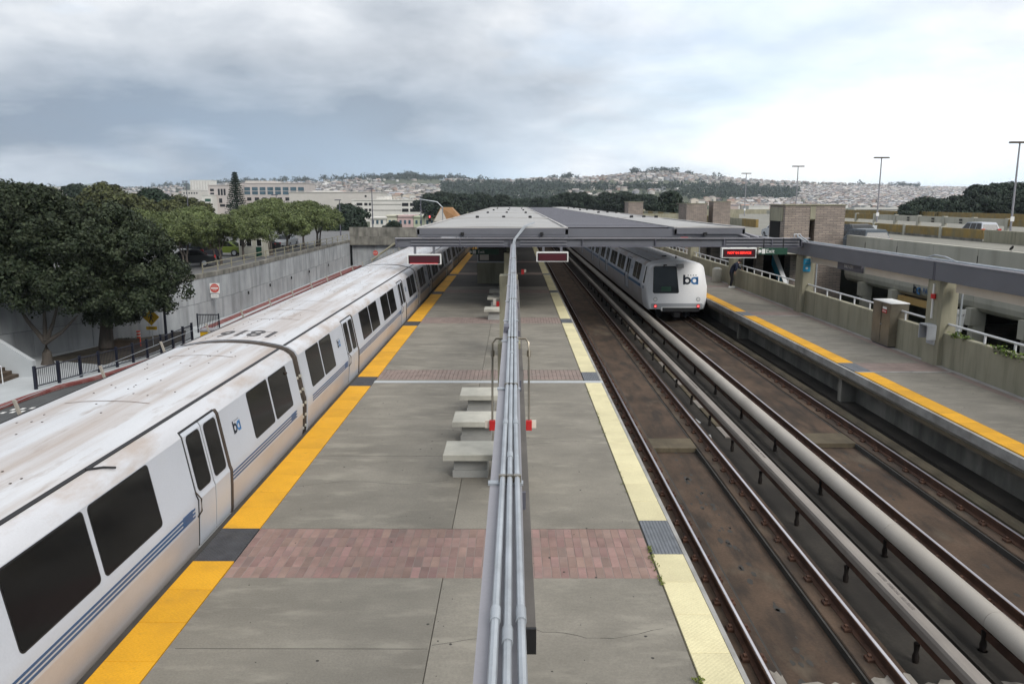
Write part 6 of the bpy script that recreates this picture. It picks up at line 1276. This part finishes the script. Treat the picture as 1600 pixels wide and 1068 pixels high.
Y = 590; W_ = [(px2(p, Y), px2(p + q, Y), pz2(yb, Y), pz2(yt, Y), 'glass_dark') for p, q, yt, yb in ((329, 6, 295, 299), (329, 6, 301, 305.5), (341, 3, 295, 305), (345.5, 3, 295, 305), (350, 3, 295, 305), (332, 7, 310, 314), (342, 5, 310, 317), (332, 7, 318, 322), (343, 8, 319, 323), (353, 8, 319, 323))]
building('hospital', 'left hospital wing with tall dark window bays behind the conifer', px2(326, Y), px2(375, Y), Y, -8, pz2(290, Y), 30, 'stone_pink', W_)
Y = 580; building('clinic', 'low pale green and grey annex at the left end of the hospital', px2(315, Y), px2(331, Y), Y, -8, pz2(305, Y), 20, 'stucco_white', [(px2(320, Y), px2(329, Y), pz2(315, Y), pz2(310.5, Y), 'sign_green'), (px2(320, Y), px2(329, Y), pz2(323, Y), pz2(320, Y), 'glass_teal')])
Y = 480; building('cream_building', 'long windowless cream building right of the hospital', px2(452, Y), px2(594, Y), Y, -8, pz2(301, Y), 26, 'stone_cream', [(px2(570, Y), px2(573, Y), pz2(308, Y), pz2(305, Y), 'glass_dark')], roofs=[(px2(488, Y), px2(520, Y), pz2(301, Y), pz2(298, Y), 'stucco_white')])
Y = 430; W_ = []
for yt in (317, 326, 335): W_ += [(px2(628, Y), px2(638, Y), pz2(yt + 5, Y), pz2(yt, Y), 'void'), (px2(640.5, Y), px2(656, Y), pz2(yt + 5, Y), pz2(yt, Y), 'void'), (px2(557, Y), px2(566, Y), pz2(yt + 4, Y), pz2(yt, Y), 'void'), (px2(569, Y), px2(574, Y), pz2(yt + 4, Y), pz2(yt, Y), 'void'), (px2(576, Y), px2(579.5, Y), pz2(yt + 4, Y), pz2(yt, Y), 'void')]
pk_ = building('parking_structure', 'white multi storey parking structure with dark open bays', px2(550, Y), px2(658, Y), Y, -8, pz2(313, Y), 30, 'stucco_white', W_, roofs=[(px2(588, Y), px2(600, Y), pz2(313, Y), pz2(307, Y), 'stucco_white')])
for i in range(9): MB().box(px2(602 + i * 6, Y), px2(604 + i * 6, Y), Y + .5, Y + 3, pz2(313, Y), pz2(310.5, Y)).build('roof_post', 'stone_cream', pk_)
for yy in (319, 328): MB().box(px2(580, Y), px2(627, Y), Y - .2, Y - .05, pz2(yy + .6, Y), pz2(yy, Y)).build('storey_band', 'concrete_stained', pk_)
Y = 1300; W_ = [(px2(299.5 + i * 4.4, Y), px2(301.2 + i * 4.4, Y), pz2(296, Y), pz2(283.5, Y), 'stone_cream') for i in range(7)]
building('white_tower_block', 'white tower block on the far left slope', px2(298.5, Y), px2(329.5, Y), Y, 10, pz2(281.8, Y), 30, 'stucco_white', W_)
Y = 1000; building('cream_block', 'low cream apartment block below the white tower', px2(284, Y), px2(313, Y), Y, -4, pz2(297.5, Y), 25, 'stone_cream', [(px2(287 + i * 4, Y), px2(289 + i * 4, Y), pz2(303, Y), pz2(300.5, Y), 'glass_dark') for i in range(6)])
Y = 900; building('far_office', 'small pale buildings on the far left skyline', px2(68, Y), px2(92, Y), Y, -4, pz2(294.5, Y), 20, 'stucco_white', [(px2(72, Y), px2(90, Y), pz2(297.5, Y), pz2(296, Y), 'glass_dark')])
Y = 240
for i, (a, b, top, m_, l) in enumerate(((577, 603, 342, 'stucco_white', 'white house front with bay behind the bridge'), (603.5, 620, 338.5, 'cream_yellow', 'cream yellow terraced house behind the bridge'), (620.5, 645, 339, 'pink', 'pink terraced house behind the bridge'), (645.5, 662, 340, 'mint', 'pale green terraced house behind the bridge'), (662.5, 680, 340, 'cream_yellow', 'yellow green terraced house next to the canopy'))):
    ww = [(px2(p_, Y), px2(p_ + 3.4, Y), pz2(350, Y), pz2(344, Y), 'glass_teal') for p_ in np.arange(a + 3, b - 4, 7)]
    building('terraced_house', l, px2(a, Y), px2(b, Y), Y, -6, pz2(top, Y), 12, m_, ww, 'house')
Y = 205; t = thing('gabled_house', 'cream house with steep orange brown roof behind the canopy', 'house', (px2(696, Y), Y, -6)); xa, xb = px2(677, Y), px2(716, Y); MB().box(xa + .6, xb - .2, Y, Y + 9, -6, .3).build('wall', 'stucco_white', t)
MB().add([(xa, Y - .5, -.2), (xa + 1.9, Y - .3, pz2(324, Y)), (xb - 1.8, Y + .2, pz2(324, Y)), (xb + 1.2, Y - .5, -.2), (xa, Y + 9.5, -.2), (xa + 1.9, Y + 5, pz2(324, Y)), (xb - 1.8, Y + 5, pz2(324, Y)), (xb + 1.2, Y + 9.5, -.2)], [(1, 2, 3, 0), (4, 7, 6, 5), (0, 4, 5, 1), (3, 2, 6, 7), (1, 5, 6, 2)]).build('roof', 'orange_roof', t); MB().add([(xa + .05, Y - .55, -.2), (xa + 2.0, Y - .36, pz2(325, Y)), (xa + 3.6, Y - .55, -.2)], [(0, 1, 2)]).build('gable', 'stone_cream', t)
Y = 900; building('viaduct_block', 'long white low building with dark strips beyond the garage', px2(1335, Y), px2(1412, Y), Y, -8, pz2(325, Y), 16, 'stucco_white', [(px2(1338, Y), px2(1410, Y), pz2(328.5, Y), pz2(327.3, Y), 'glass_dark'), (px2(1338, Y), px2(1410, Y), pz2(331.3, Y), pz2(330.2, Y), 'glass_dark')])
Y = 700; building('white_hall', 'flat white hall roof beyond the distant brick towers', px2(1170, Y), px2(1202, Y), Y, -8, pz2(322, Y), 20, 'stucco_white')
# ---------------------------------------------------------------- moist air
M_h = bpy.data.materials.new('haze'); M_h.use_nodes = True; nt = M_h.node_tree; nt.nodes.clear(); out = nt.nodes.new('ShaderNodeOutputMaterial'); pv_ = nt.nodes.new('ShaderNodeVolumePrincipled')
pv_.inputs['Color'].default_value = (.80, .89, 1.0, 1); pv_.inputs['Density'].default_value = HAZE; pv_.inputs['Anisotropy'].default_value = 0.0; nt.links.new(pv_.outputs[0], out.inputs['Volume']); MATS['haze'] = M_h
if HAZE > 0:
    o = MB().box(-14000, 14000, -800, 8300, -60, 128).build('haze', 'haze'); o['kind'] = 'stuff'; o['label'] = 'moist air between the station and the hills'; o['category'] = 'haze'
